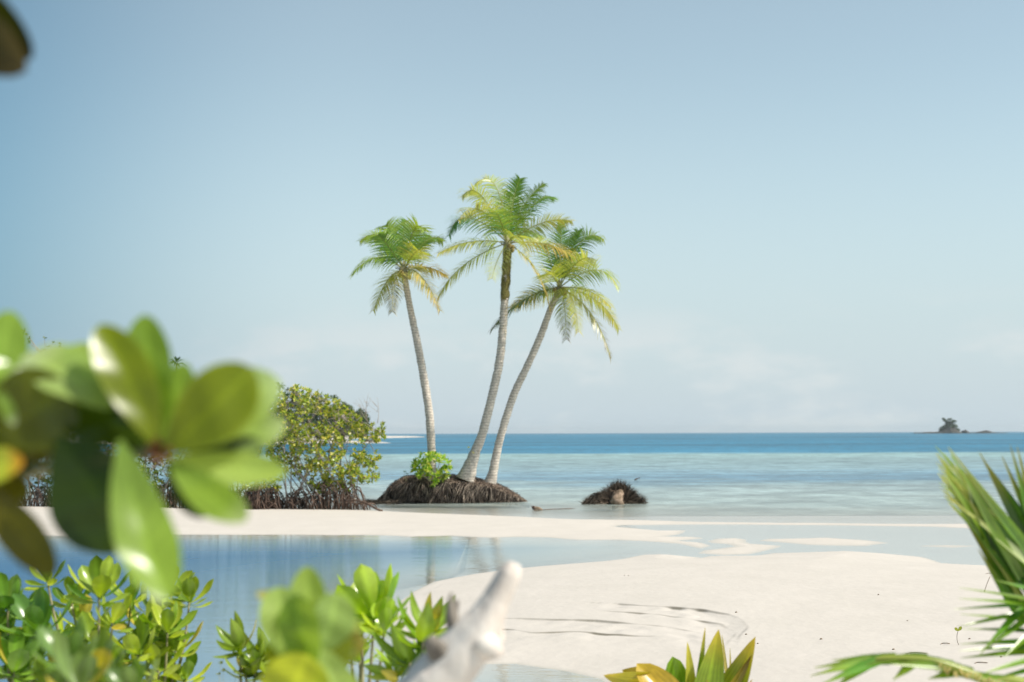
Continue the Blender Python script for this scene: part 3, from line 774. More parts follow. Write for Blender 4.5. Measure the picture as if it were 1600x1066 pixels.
# ------------------------------------------------------------------ uprooted stump in the water
t = thing('palm_stump', 'spiky dark stump with bristling roots and pale broken wood, alone in shallow water', 'stump', G(960, 788))
SY = 48.2
def stump_top(u): return float(np.interp(u, [915, 930, 940, 950, 958, 966, 974, 984, 992, 1001], [0, 4, 11, 23, 33, 39, 35, 22, 9, 1]))
rnd = random.Random(12)
mb = MB(); vs = []; fs = []
for i in range(25):
    u = 932 + 62 * i / 24; h_ = stump_top(u) * SY / FPX * .5
    for k in range(13):
        th = math.pi * k / 12; c_ = P(u, 788, SY + .4)
        vs.append(Vector((c_.x, SY + .35 - .6 * math.cos(th) * math.sin(math.pi * (i + .5) / 25) ** .5 + noise.noise(Vector((i * .7, k * .7, 0))) * .08, h_ * math.sin(th) ** .8 - .06 + .05 * noise.noise(Vector((i * .9, k, 3))))))
for i in range(24):
    for k in range(12): a = i * 13 + k; fs.append((a, a + 13, a + 14, a + 1))
mb.add(vs, fs); mb.build('root_ball', M['mound'], t)
mb = MB()
for i in range(4200):
    u = rnd.gauss(965, 17) if rnd.random() < .7 else rnd.uniform(920, 1000); u = min(max(u, 916), 999)
    f_ = rnd.random() ** .7; q = P(u, 788, SY + .35); q.z = stump_top(u) * SY / FPX * .72 * f_ - .03; q.y = SY + .35 - .6 * math.sqrt(max(0, 1 - f_ * f_)) * rnd.choice([1, 1, -1]) * .9
    rel = (u - 965) / 40
    d = Vector((rel * 1.3 + rnd.uniform(-.5, .5), rnd.uniform(-.8, .1), rnd.uniform(.0, 1.4) if f_ > .35 else rnd.uniform(-.5, .5))).normalized()
    ln = rnd.uniform(.12, .42); w = d.cross(Vector((rnd.uniform(-.4, .4), 1, rnd.uniform(-.4, .4)))).normalized() * rnd.uniform(.006, .013)
    if 955 < u < 975 and f_ < .75 and q.y < SY and rnd.random() < .9: continue
    e = q + d * ln; e.z = max(e.z, -.02)
    mb.add([q - w, q + w, e], [(0, 1, 2)], mixc((.025, .02, .016), (.42, .32, .24), rnd.random() ** 2.4))
for i in range(70):  # long arching root strands on the left
    a = P(rnd.uniform(935, 950), 775, SY + rnd.uniform(-.2, .3)); e = G(rnd.uniform(908, 930), rnd.uniform(786, 789)); e.z = -.02; a.z = rnd.uniform(.1, .4)
    mb.tube(bez(a, Vector(((a.x + e.x) / 2, a.y, a.z * rnd.uniform(.9, 1.3))), e, 5), [.010] * 6, 4, (0.05, .04, .03))
mb.build('root_bristles', M['fibre'], t)
mb = MB()
cvp = [P(962, 790, SY - .42), P(963, 781, SY - .30), P(967, 774, SY - .12), P(968, 767, SY + .02), P(968, 763, SY + .1)]
mb.tube(cvp[:-1], [.22, .2, .16, .09], 12, jit=1.1); mb.build('broken_trunk', M['stumpwood'], t)
# floating husk
t = thing('floating_husk', 'small half sunk coconut husk with a dark end, drifting just off the sandbar', 'driftwood', G(840, 795))
FY = G(840, 797).y
mb = MB(); mb.tube([P(833.5, 796, FY), P(835, 795, FY), P(838, 795.3, FY), P(843, 796, FY), P(848, 797, FY)], [.02, .075, .08, .06, .02], 10, jit=.3); mb.build('husk', M['stumpwood'], t)
mb = MB(); mb.tube([P(832, 795, FY), P(834, 794, FY), P(835.5, 794, FY)], [.03, .085, .083], 9, jit=.5)
for k in range(20):
    a = P(833.5, 794.5, FY); mb.tube([a, a + Vector((rnd.uniform(-.08, .02), rnd.uniform(-.08, .05), rnd.uniform(-.03, .1)))], [.012, .003], 4)
mb.build('husk_end', M['root'], t)
mb = MB(); a0 = G(846, 797); mb.tube(spline([Vector((a0.x, a0.y, .0)), Vector((a0.x + .3, a0.y + .1, .015)), Vector((a0.x + .8, a0.y + .5, .012)), Vector((a0.x + 1.1, a0.y + 1.0, -.01))], 4), .012, 5); mb.build('trailing_root', M['root'], t)
mb = MB(); a0 = G(994, 750.5); mb.tube(spline([a0 + Vector((-.07, 0, -.03)), a0 + Vector((0, 0, .06)), a0 + Vector((.12, 0, .10)), a0 + Vector((.2, .0, .12))], 3), [.05, .06, .05, .035, .035, .03, .025, .02, .02, .01], 6)
tag(mb.build('driftwood_tip', M['root'], loc=a0), 'tiny dark tip of driftwood poking out of the water beyond the stump', 'driftwood')

# ------------------------------------------------------------------ mangroves on the bar
grp = 'mangroves along the sandbar'
def bare_twigs(sb_parent, pts, Y0, seed):
    rnd = random.Random(seed); mb = MB()
    for (u, v, u2, v2) in pts:
        a = P(u, v, Y0 + rnd.uniform(-.5, .5)); b = P(u2, v2, Y0 + rnd.uniform(-.8, .8))
        m_ = a.lerp(b, .5) + Vector((rnd.uniform(-.1, .1), 0, rnd.uniform(-.05, .1)))
        mb.tube(bez(a, m_, b, 5), [.011, .010, .008, .006, .004, .003], 4)
        for k in range(4):
            q = a.lerp(b, rnd.uniform(.3, .9)); mb.tube([q, q + Vector((rnd.uniform(-.3, .3), rnd.uniform(-.2, .2), rnd.uniform(.0, .35)))], [.006, .002], 4)
    mb.build('bare_twigs', M['bark'], sb_parent)
m1, _ = outline_bush('big yellow green mangrove with red brown stilt roots, nearest the palm mound', 'mangrove', 45.3,
    [(425, 745), (415, 700), (418, 655), (432, 625), (445, 606), (462, 602), (480, 610), (500, 614), (520, 622), (545, 636), (560, 650), (572, 665), (597, 662), (600, 684), (588, 690), (598, 712), (585, 725), (592, 745), (580, 760), (562, 752), (548, 765), (520, 770), (500, 772), (485, 760), (462, 748), (448, 735)],
    1150, .142, GR, 41, name='mangrove_tree', depth=1.1, nl=7, stems=26, base=(520, 797), grp=grp, root_u=(448, 560), droots=150, gap=.19, rs=.022, rootspread=.6)
r_ = random.Random(9)
bare_twigs(m1, [(r_.uniform(440, 580), r_.uniform(650, 740), 0, 0) for _ in range(0)] + [(a, b, a + r_.uniform(-18, 18), b - r_.uniform(12, 42)) for a, b in [(r_.uniform(440, 590), r_.uniform(650, 745)) for _ in range(46)]], 45.0, 3)
# low root running right along the sand
mb = MB()
for k in range(4):
    a = P(545 + k * 8, 786 + (k % 2) * 3, 44.6); e = G(556 + k * 11, 795 + (k % 3)); e.z = .0
    mb.tube(bez(a, Vector(((a.x + e.x) / 2 + .2, a.y, .3)), e, 6), [.03, .028, .025, .022, .02, .018, .015], 6)
mb.tube(spline([P(540, 783, 44.3), P(558, 782, 44.1), P(575, 788, 43.9), P(590, 796, 43.8), P(598, 799, 43.8)], 5), .035, 7, jit=.3)
mb.build('crawling_root', M['root'], m1)
m2, _ = outline_bush('low mangrove with a dense dark root skirt, just left of the big mangrove', 'mangrove', 45.0,
    [(372, 765), (374, 745), (385, 728), (405, 722), (425, 726), (438, 740), (442, 760), (430, 768), (400, 766)],
    110, .12, GR, 42, name='mangrove_tree', depth=.8, nl=7, stems=12, base=(408, 797), grp=grp, root_u=(384, 434), droots=170, rs=.025, rootspread=.45)
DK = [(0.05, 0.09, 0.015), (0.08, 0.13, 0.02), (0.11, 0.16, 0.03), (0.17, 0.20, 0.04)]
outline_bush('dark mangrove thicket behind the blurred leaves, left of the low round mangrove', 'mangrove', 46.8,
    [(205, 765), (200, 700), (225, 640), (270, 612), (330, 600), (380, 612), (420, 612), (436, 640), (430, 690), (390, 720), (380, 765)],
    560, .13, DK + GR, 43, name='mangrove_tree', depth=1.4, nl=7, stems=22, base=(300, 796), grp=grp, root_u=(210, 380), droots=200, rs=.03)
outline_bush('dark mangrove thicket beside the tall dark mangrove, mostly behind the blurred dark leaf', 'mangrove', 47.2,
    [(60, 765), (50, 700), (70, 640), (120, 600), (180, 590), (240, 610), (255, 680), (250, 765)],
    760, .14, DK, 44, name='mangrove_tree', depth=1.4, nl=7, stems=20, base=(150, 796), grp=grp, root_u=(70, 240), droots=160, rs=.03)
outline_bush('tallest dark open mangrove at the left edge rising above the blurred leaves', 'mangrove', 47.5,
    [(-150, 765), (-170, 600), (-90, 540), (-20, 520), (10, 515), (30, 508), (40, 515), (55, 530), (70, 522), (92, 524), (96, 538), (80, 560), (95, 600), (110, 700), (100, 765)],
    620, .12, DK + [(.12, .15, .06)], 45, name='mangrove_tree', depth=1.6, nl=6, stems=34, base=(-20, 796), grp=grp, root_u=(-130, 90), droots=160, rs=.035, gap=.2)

# ------------------------------------------------------------------ headland trees far along the coast
grp = 'trees on the far headland'
FD = [(0.035, 0.07, 0.02), (0.06, 0.10, 0.025), (0.09, 0.13, 0.035)]
def far_tree(label, u0, u1, vt, vb, Y0, seed, ns=240):
    rnd = random.Random(seed); cu = (u0 + u1) / 2; hu = (u1 - u0) / 2
    ol = []
    for k in range(14):
        a = math.pi * 2 * k / 14; rr = rnd.uniform(.78, 1.1)
        ol.append((cu + hu * math.cos(a) * rr, (vt + vb) / 2 - (vb - vt) / 2 * math.sin(a) * rr))
    return outline_bush(label, 'tree', Y0, ol, ns, 1.0 * Y0 / 350, FD, seed, name='headland_tree', depth=4.0, nl=6, stems=8, base=(cu, vb + 4), grp=grp, matn='farleaf', w=.5, rs=.25)
far_tree('rounded dark tree at the seaward end of the far headland, right of the others', 548, 577, 640, 684, 390, 51)
far_tree('broad dark tree second from the end of the far headland above the beach strip', 516, 556, 630, 686, 385, 52)
far_tree('dark crown showing through the top of the big mangrove on the far headland', 474, 524, 622, 688, 380, 53)
far_tree('headland tree behind the top left side of the big mangrove', 430, 484, 610, 690, 372, 54)
far_tree('headland tree hidden mostly behind the blurred leaf at the mangrove left flank', 370, 438, 600, 690, 365, 55)
def far_palm(label, u, v, vb, Y0, r, seed):
    rnd = random.Random(seed); b = P(u + 2, vb, Y0)
    t = thing('headland_palm', label, 'palm tree', b, 'palms on the far headland')
    c = P(u, v, Y0); mb = MB(); mb.tube([b, b.lerp(c, .5) + Vector((.2, 0, 0)), c], [.25, .2, .18], 6); mb.build('trunk', M['root'], t)
    mb = MB()
    for k in range(22):
        an = rnd.uniform(0, 6.28); el = rnd.uniform(-.2, 1.2); d = Vector((math.cos(an) * math.cos(el), math.sin(an) * math.cos(el), math.sin(el)))
        q = [c, c + d * r * .55 + Vector((0, 0, r * .1)), c + d * r + Vector((0, 0, -r * .25))]; s = d.cross(Vector((0, 0, 1))).normalized() * r * .13
        col = vary((.05, .09, .03), .2)
        mb.add([q[0], q[1] - s + Vector((0, 0, -.2)), q[1], q[1] + s + Vector((0, 0, -.2)), q[2]], [(0, 1, 2), (0, 2, 3), (1, 4, 2), (2, 4, 3)], col)
    mb.build('crown', M['farleaf'], t)
far_palm('small palm head rising above the middle of the big mangrove', 521, 624, 688, 370, 2.0, 1)
far_palm('palm tip peeping over the blurred leaf rosette on the left', 276, 568, 690, 300, 2.2, 2)
far_palm('palm crown just above the topmost shoulder of the big mangrove at its left', 436, 606, 690, 350, 2.2, 3)

# ------------------------------------------------------------------ rocky islet on the horizon
def rock(name, u0, u1, prof, Y0, label, parent=None, dep_=None, seed=0):
    mb = MB(); n_ = 40; nt_ = 12; vs = []; fs = []
    us = np.linspace(u0, u1, n_); dd = dep_ or 14
    for i, u in enumerate(us):
        hh = float(np.interp(u, prof[0], prof[1])) * Y0 / FPX
        for k in range(nt_ + 1):
            th = math.pi * k / nt_; c_ = P(u, 676, Y0)
            nn = noise.noise(Vector((u * .5, k * .8, seed))) * .35 + noise.noise(Vector((u * 1.7, k * 2.1, seed))) * .25
            vs.append(Vector((c_.x + nn * 2, Y0 - dd * math.cos(th) * (.4 + .6 * math.sin(math.pi * (i + .3) / n_)), max(0, hh * math.sin(th) * (1 + nn * .8)) - 0.4)))
    for i in range(n_ - 1):
        for k in range(nt_): a = i * (nt_ + 1) + k; fs.append((a, a + nt_ + 1, a + nt_ + 2, a + 1))
    mb.add(vs, fs)
    return mb.build(name, M['rock'], parent, smooth=False)
IY = 2000.0
isl = thing('rocky_islet', 'distant dark rocky islet with a long low reef on the horizon', 'islet', P(1483, 677, IY))
rock('main_rock', 1458, 1501, ([1456, 1463, 1470, 1474, 1480, 1488, 1493, 1498, 1502], [1, 2, 4, 7, 9.5, 9, 6, 3, 0]), IY, '', isl, 26, 1)
rock('rock', 1501, 1514, ([1501, 1504, 1508, 1512, 1514], [0, 4, 5.5, 3, 0]), IY, '', isl, 14, 2)
rock('rock', 1525, 1552, ([1525, 1529, 1534, 1540, 1546, 1552], [1, 3, 3, 5, 3.5, 1]), IY, '', isl, 16, 3)
rock('reef_ledge', 1426, 1573, ([1426, 1429, 1433, 1445, 1453, 1457, 1501, 1520, 1550, 1573], [0, 2.6, 1.4, 2.4, 3, 2.8, 2.0, 1.7, 1.8, 1.1]), IY + 20, '', isl, 10, 4)
rnd = random.Random(77)
t = thing('islet_tree', 'windswept dark tree clump topping the distant rocky islet', 'tree', P(1483, 666, IY))
mb = MB(); sb = MB()
for (u, v, r, k) in [(1474, 655, 2.5, 50), (1477, 658, 3, 60), (1484, 656, 3, 60), (1481, 660, 4, 120), (1491, 659, 3, 60), (1487, 660, 3.5, 90), (1483, 664, 6, 260), (1476, 668, 5, 200), (1490, 667, 5.5, 220), (1471, 672, 3.5, 120), (1496, 672, 3.5, 120), (1483, 669, 8, 320)]:
    c = P(u, v, IY); rr = r * IY / FPX
    for _ in range(k):
        o_ = Vector((rnd.gauss(0, .5), rnd.gauss(0, .5), rnd.gauss(0, .28))) * rr
        rosette(mb, c + o_, Vector((0, 0, 1)), 4, 1.6, 1.0, FD, rnd)
    s0 = P(1483, 672, IY); sb.tube([s0, s0.lerp(c, .6), c], [.6, .4, .2], 5)
mb.build('crown', M['farleaf'], t); sb.build('trunk', M['root'], t)

# ------------------------------------------------------------------ near leaves
def leaf(mb, base, tip, width, roll=0.0, bend=0.1, fold=0.25, col=(.15, .28, .03), vein=1.35, shape='ob', facing=None, nu=12, nv=6, twist=0.0, edge=None, tipc=None, pleat=False):
    """one real leaf blade: midrib curve from base to tip, folded along the midrib"""
    base = Vector(base); tip = Vector(tip); ax = tip - base; L = ax.length; a = ax.normalized()
    view = facing if facing is not None else (Vector((0, 0, CAMZ)) - base).normalized()
    side = a.cross(view)
    if side.length < .05: side = a.cross(Vector((.3, 0, 1)))
    side.normalize(); nrm = side.cross(a).normalized()
    rot = Matrix.Rotation(roll, 3, a); side = rot @ side; nrm = rot @ nrm
    vs = []; cs = []; fs = []
    for i in range(nu + 1):
        t = i / nu
        if shape == 'ob': w = (math.sin(math.pi * min(1, t ** 1.35)) ** .58) * (1 if t > .02 else .4) ; w = max(w, .10 * (1 - t)) 
        elif shape == 'spoon': w = max(math.sin(math.pi * min(1, t ** 1.9)) ** .6, .16 * (1 - t * .5) if t < .97 else 0)
        elif shape == 'lance': w = math.sin(math.pi * t ** .75) ** .8
        elif shape == 'round': w = math.sin(math.pi * min(1, t ** 1.25)) ** .5
        w = w * width * .5 + .0006
        c = base + ax * t + nrm * bend * L * math.sin(math.pi * t * .9)
        tw = Matrix.Rotation(twist * t, 3, a); sd = tw @ side; nm = tw @ nrm
        for j in range(-nv // 2, nv // 2 + 1):
            x = j / (nv / 2)
            und = .04 * math.sin(t * 14 + x * 2) * w
            vs.append(c + sd * w * x + nm * (fold * w * abs(x) ** 1.3 + und))
            cc = tuple(q * (vein if j == 0 else (1.12 if (pleat and j % 2) else (.8 if pleat else 1.0))) for q in col)
            if edge and abs(x) > .9: cc = mixc(cc, edge, .5)
            if tipc and t > .7: cc = mixc(cc, tipc, (t - .7) / .3)
            if shape in ('ob', 'round') and j: cc = tuple(q * (1 + (.16 if (i + abs(j)) % 4 == 0 else -.03)) for q in cc)
            cs.append(cc)
    m_ = nv + 1
    for i in range(nu):
        for j in range(nv): k = i * m_ + j; fs.append((k, k + 1, k + m_ + 1, k + m_))
    mb.add(vs, fs, cs)

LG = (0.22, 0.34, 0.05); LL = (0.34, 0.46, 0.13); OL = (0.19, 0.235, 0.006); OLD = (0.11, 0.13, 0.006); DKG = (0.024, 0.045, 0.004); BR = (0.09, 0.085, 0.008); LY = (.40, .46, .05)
NY = 1.65
t = thing('broadleaf_shrub', 'very near blurred broadleaf branch with large glossy leaves filling the left side', 'shrub', Vector((-1.0, 1.9, gz(-1, 1.9))))
def stemline(t, pts, rad, name='stem', material='stem'):
    mb = MB(); sp_ = spline(pts, 5); mb.tube(sp_, np.linspace(rad[0], rad[1], len(sp_)), 8, jit=.2); return mb.build(name, M[material], t)
g0 = Vector((-1.0, 1.9, gz(-1, 1.9)))
RA = P(252, 704, NY); RB = P(-8, 690, NY + .02)
stemline(t, [g0, Vector((-.85, 1.8, 1.3)), P(-300, 1000, NY + .1), P(-120, 800, NY + .05), P(60, 735, NY + .06), RA], (.014, .005))
stemline(t, [Vector((-.85, 1.8, 1.3)), P(-200, 900, NY + .05), P(-90, 760, NY + .03), RB], (.012, .005))
def nl(b, tp, w, dy=0.0, dt=0.0, roll=0, bend=.08, col=LG, fold=.2, Yb=NY, shape='ob', **k):
    mb = MB(); W = w * Yb / FPX
    leaf(mb, P(*b, Yb + dy), P(*tp, Yb + dy + dt), W, roll, bend, fold, col, shape=shape, nu=36, nv=12, **k)
    return mb.build('leaf', M['nearleaf'], t)
nl((275, 700), (440, 596), 112, .045, .0, .0, .14, LL, tipc=(.40, .52, .28), facing=Vector((.5, -.7, .5)))
nl((300, 694), (446, 660), 60, .05, .02, .2, .1, LL, tipc=(.45, .55, .3))
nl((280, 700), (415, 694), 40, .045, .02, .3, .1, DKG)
nl((264, 716), (448, 738), 62, .02, -.03, .0, -.06, LL, facing=Vector((.2, -.8, .5)))
nl((250, 690), (226, 492), 78, .03, .01, -.25, .06, LG)
nl((252, 700), (288, 566), 60, .06, .0, .2, .05, LG)
nl((248, 700), (156, 508), 82, .0, .02, .25, .05, OL, edge=LY)
nl((256, 708), (394, 576), 108, -.01, .03, .1, .1, OL, edge=LY)
nl((264, 724), (384, 812), 62, .0, -.05, -.35, -.08, LG, tipc=(.36, .46, .24))
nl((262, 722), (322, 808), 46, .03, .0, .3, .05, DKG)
nl((168, 640), (42, 556), 104, .01, .03, 0, .08, LL, tipc=(.42, .5, .34), facing=Vector((.35, -.7, .55)))
nl((175, 640), (112, 540), 76, .03, .03, .2, .05, LL)
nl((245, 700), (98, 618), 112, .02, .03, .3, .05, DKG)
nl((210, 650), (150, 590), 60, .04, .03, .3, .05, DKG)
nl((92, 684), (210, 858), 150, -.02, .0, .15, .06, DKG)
nl((188, 688), (262, 938), 92, -.06, -.05, -.3, -.1, LG)
nl((-30, 660), (18, 486), 80, .02, .02, .2, .05, LG)
nl((-20, 690), (106, 600), 140, -.01, .03, .2, .08, OLD)
nl((-10, 680), (105, 674), 90, .02, .02, .4, .08, BR)
nl((-60, 745), (38, 722), 58, -.03, 0, -.5, .06, LY, tipc=(.6, .25, .03))
nl((-42, 745), (84, 898), 66, .0, -.02, .15, -.05, BR)
nl((-50, 740), (48, 772), 60, .03, .0, .2, .05, BR)
nl((-50, 600), (55, 640), 110, .04, .02, .2, .05, OLD)
nl((-30, 690), (60, 720), 70, .05, .02, .4, .05, DKG)
nl((-40, 560), (45, 610), 50, -.02, .02, -.9, .05, LG)
nl((-10, 600), (22, 665), 22, -.03, .02, -.4, .05, LG, tipc=(.4, .45, .3))
mb = MB()
for k in range(7):
    an = k * .9; q = RA + Vector((math.cos(an) * .012, -.01, math.sin(an) * .012)); mb.tube([RA, q, q + (q - RA) * .3], [.003, .004, .0015], 6, (.34, .15, .06))
mb.build('bud', M['nearleaf'], t)

# leaf tip hanging in from the top left
t = thing('overhanging_branch', 'dark blurred leaf tip hanging into the top left corner', 'branch', Vector((-1.75, 1.5, gz(-1.75, 1.5))))
stemline(t, [Vector((-1.75, 1.5, gz(-1.75, 1.5))), Vector((-1.6, 1.5, 1.8)), Vector((-1.0, 1.45, 3.15)), P(-190, -60, 1.5)], (.03, .005))
nl((-190, -60), (44, 112), 104, 0, -.03, .2, .04, (.016, .02, .004), Yb=1.5, tipc=(.10, .07, .035))
nl((-160, -90), (52, 92), 90, .03, -.0, .1, .04, (.03, .036, .004), Yb=1.5, tipc=(.02, .02, .01))

# ------------------------------------------------------------------ lower shrubs
def near_shrub(label, root, ros, Y0, col, seed, ln=.150, name='beach_shrub', nl_=11, extra_stems=None, w=.41, shape='spoon', grp=None, cat='shrub'):
    rnd = random.Random(seed); t = thing(name, label, cat, root, grp)
    mb = MB(); sb = MB()
    hub = root + Vector((0, 0, (P(0, 1066, Y0).z - root.z) * .75))
    sb.tube(bez(root, root.lerp(hub, .5) + Vector((.04, 0, 0)), hub, 4), [.016, .015, .013, .012, .011], 7)
    for r in ros:
        u, v = r[0], r[1]; dy = r[2] if len(r) > 2 else rnd.uniform(-.35, .35); sc_ = r[3] if len(r) > 3 else 1.0
        c = P(u, v, Y0 + dy)
        m_ = Vector((c.x * .8 + hub.x * .2, c.y, (hub.z + c.z) / 2 - .02))
        sb.tube(bez(hub, m_, c, 6), [.010, .009, .008, .007, .006, .005, .004], 6)
        ax = Vector((rnd.uniform(-.35, .35), rnd.uniform(-.5, .1), 1)).normalized() if len(r) < 5 else Vector(r[4]).normalized()
        a = ax.orthogonal().normalized(); b = ax.cross(a); nn = int(nl_ * (.8 + .4 * rnd.random()))
        for k in range(nn):
            f_ = k / nn; an = 2.4 * k + rnd.uniform(-.3, .3); el = .2 + 1.25 * (1 - f_) + rnd.uniform(-.15, .15)
            d = (a * math.cos(an) + b * math.sin(an)) * math.sin(el) + ax * math.cos(el)
            l_ = ln * sc_ * (.55 + .55 * math.sin(math.pi * (0.25 + .6 * (1 - f_)))) * rnd.uniform(.85, 1.1)
            st = c - ax * (1 - f_) * .035 * sc_
            n_ = (ax - d * ax.dot(d)); n_ = n_.normalized() if n_.length > .05 else a
            cc = vary(mixc(col[0], col[1], rnd.random()), .15)
            if rnd.random() < .05: cc = (.42, .36, .06)
            leaf(mb, st, st + d * l_ , l_ * w, rnd.uniform(-.3, .3), -.10 - .08 * rnd.random(), .28, cc, facing=n_, nu=8, nv=4, shape=shape)
    mb.build('foliage', M['leaf'], t); sb.build('stems', M['stem'], t)
    return t
NCOL = ((.06, .15, .012), (.42, .52, .06))  # dark to bright range puts shadow and highlight contrast into the leaf colour
x0 = P(0, 1066, 6).x
def rt(u, Y0): q = P(u, 1066, Y0); return Vector((q.x, Y0, gz(q.x, Y0)))
grp = 'glossy shrubs along the bottom left'
near_shrub('glossy green shrub whose top rosette stands against the lagoon below the big blurred leaf', rt(155, 6.0),
           [(155, 928, -.1, 1.15), (74, 908, .1, .75), (112, 940, .3, .8), (205, 935, .2, .8), (176, 972, -.2, .9), (130, 975, .3, .9), (150, 1010, .1), (110, 1000, .2), (180, 1045, 0), (120, 1050, .2), (145, 1085, 0), (90, 1030, .4)], 6.0, NCOL, 61, grp=grp)
near_shrub('bushy glossy shrub reaching furthest right into the lagoon, in the bottom left shrub row', rt(250, 6.2),
           [(268, 925, .2, .95), (296, 938, .1, .85), (235, 955, .2), (225, 985, 0), (262, 985, -.1, 1.05), (215, 1020, -.2, 1.1), (275, 1015, 0, 1.0), (248, 1045, -.1, 1.1), (290, 1060, 0, .9), (200, 1070, 0), (262, 1090, 0), (240, 1010, .3)], 6.2, NCOL, 62, grp=grp)
near_shrub('glossy shrub in the bottom left corner with dark upright leaves', rt(20, 5.7),
           [(12, 948, 0, 1.0), (38, 960, .2, .9), (62, 985, -.1, 1.15), (15, 1000, .1, 1.0), (60, 1022, 0, 1.1), (22, 1045, -.2, 1.15), (80, 1060, 0), (-20, 980, 0), (40, 1085, 0), (-15, 1040, 0)], 5.7, ((.06, .15, .02), (.18, .32, .04)), 63, grp=grp)
near_shrub('near blurred shrub top with pale green leaves in front of the bottom left row', rt(120, 2.9),
           [(105, 1035, 0, .8), (150, 1040, .1, .75), (125, 1075, -.1, .9), (170, 1085, .1, .8), (90, 1090, 0, .8), (210, 1085, 0, .7)], 2.9, ((.10, .17, .04), (.2, .3, .08)), 64, ln=.12, grp=grp)
near_shrub('bright shrub with one tall rosette on a knobbly stem, bottom centre', rt(565, 5.2),
           [(584, 962, 0, 1.25), (566, 975, .1, 1.0), (600, 985, -.1, .8), (548, 1010, .1, .7), (562, 1030, .2, .55)], 5.2, ((.20, .36, .02), (.42, .54, .07)), 165, nl_=15)
near_shrub('small glossy shrub with slender leaves standing left of the blurred centre leaves', rt(380, 5.6),
           [(375, 1010, 0, .9, (-.3, -.1, 1)), (400, 1035, 0, .8), (420, 1020, .1, .8), (385, 1052, 0, .9), (450, 1030, .2, .8), (430, 1055, 0, 1), (480, 1040, .1, .9), (500, 1060, 0, .9)], 5.6, ((.12, .20, .02), (.28, .36, .05)), 66, shape='lance', w=.36)
near_shrub('slender shrub with pointed upright leaves against the left side of the bleached driftwood', rt(660, 4.9),
           [(660, 1000, 0, 1.2, (.1, -.1, 1)), (672, 985, .1, 1.0, (.3, -.1, 1)), (640, 1035, 0, 1.1, (-.4, -.1, 1)), (655, 1050, .1, .9), (615, 1060, 0, .8, (-1, 0, .4)), (680, 1045, .2, .9)], 4.9, ((.14, .26, .02), (.30, .40, .05)), 67, shape='lance', w=.32)
# blurred leaves bottom centre
CY = 2.1
t = thing('broadleaf_shrub', 'blurred pale green broad leaves close to the lens at bottom centre', 'shrub', rt(480, CY))
stemline(t, [rt(480, CY), P(500, 1400, CY + .05), P(500, 1200, CY + .03), P(492, 1060, CY + .03), P(485, 1000, CY + .03)], (.012, .004))
def nc(*a, **k): k['Yb'] = CY; return nl(*a, **k)
nc((455, 1030), (430, 918), 78, 0, .0, .2, .1, LL, shape='round')
nc((495, 1020), (480, 885), 60, .02, .02, -.3, .08, LL)
nc((500, 1020), (525, 925), 78, .01, .0, .5, .08, (.3, .42, .12), shape='round')
nc((490, 1040), (462, 930), 70, -.02, .0, -.5, .08, LG, shape='round')
nc((500, 1030), (570, 1000), 55, .03, .03, .4, -.1, OL, tipc=(.4, .3, .1))
nc((520, 1060), (535, 950), 60, .05, .03, .4, .1, (.35, .4, .1))
nc((430, 1120), (480, 1022), 110, -.04, .0, .3, .1, (.42, .46, .03), shape='round')
nc((500, 1010), (540, 1110), 62, -.02, -.02, -.2, -.1, LL)
nc((470, 1030), (415, 1025), 45, .03, .0, .6, .05, OL)
nc((470, 1050), (420, 1070), 60, .03, .0, .6, .05, BR)
nc((490, 1040), (560, 1090), 80, .02, .0, .6, .05, OL)
nc((470, 960), (400, 927), 26, .04, .0, .6, .05, (.35, .35, .15))
# thin stalks with seed heads
for i, (lab, us_) in enumerate([('thin grassy seed stalk standing against the lagoon, right of the bottom left shrubs', [(345, 1038), (349, 1050), (342, 1055)]), ('thin seed stalk just right of its twin in front of the lagoon', [(372, 1060), (368, 1052)])]):
    sprig(lab, (346 + 24 * i, 1100), us_, 6.4, .02, [(.12, .16, .06)], 70 + i, name='seed_stalk', cat='grass stalk', r=.0016, nl=6, loc=rt(346 + 24 * i, 6.4))

# ------------------------------------------------------------------ bleached driftwood
DY = 2.7
t = thing('driftwood_log', 'bleached white driftwood log slanting up from the bottom centre, blurred', 'driftwood', Vector((P(560, 1300, DY).x, DY, gz(P(560, 1300, DY).x, DY))))
b0 = Vector((P(420, 1400, DY).x, DY, gz(P(420, 1400, DY).x, DY) - .05))
pts = spline([b0, P(470, 1750, DY), P(520, 1480, DY), P(560, 1300, DY), P(590, 1205, DY), P(622, 1145, DY), P(660, 1097, DY), P(697, 1052, DY), P(728, 1013, DY), P(756, 975, DY), P(776, 937, DY), P(797, 896, DY), P(804, 880, DY)], 6)
rr = np.interp(np.linspace(0, 1, len(pts)), np.linspace(0, 1, 13), np.array([60, 58, 56, 54, 52, 50, 47, 45, 40, 32, 23, 19, 9]) * DY / FPX)
mb = MB(); pts = [pts[0].lerp(pts[0], 0)] + [a.lerp(b, q) for a, b in zip(pts[:-1], pts[1:]) for q in (.33, .66, 1)]; rr = np.interp(np.linspace(0, 1, len(pts)), np.linspace(0, 1, len(rr)), rr)
rr = [r * (1 + .07 * noise.noise(p_ * 9) + .04 * noise.noise(p_ * 30)) for r, p_ in zip(rr, pts)]
mb.tube(pts, rr, 26, jit=.25); mb.build('trunk', M['drift'], t)
mb = MB()
mb.tube(spline([P(732, 1008, DY), P(752, 1006, DY - .02), P(768, 1016, DY - .02), P(774, 1028, DY - .02)], 4), np.linspace(.042, .016, 13), 10, jit=.4)
mb.tube(spline([P(762, 958, DY), P(768, 985, DY), P(770, 1005, DY)], 4), np.linspace(.026, .022, 9), 9, jit=.4)
mb.build('knot', M['drift'], t)
mb = MB()
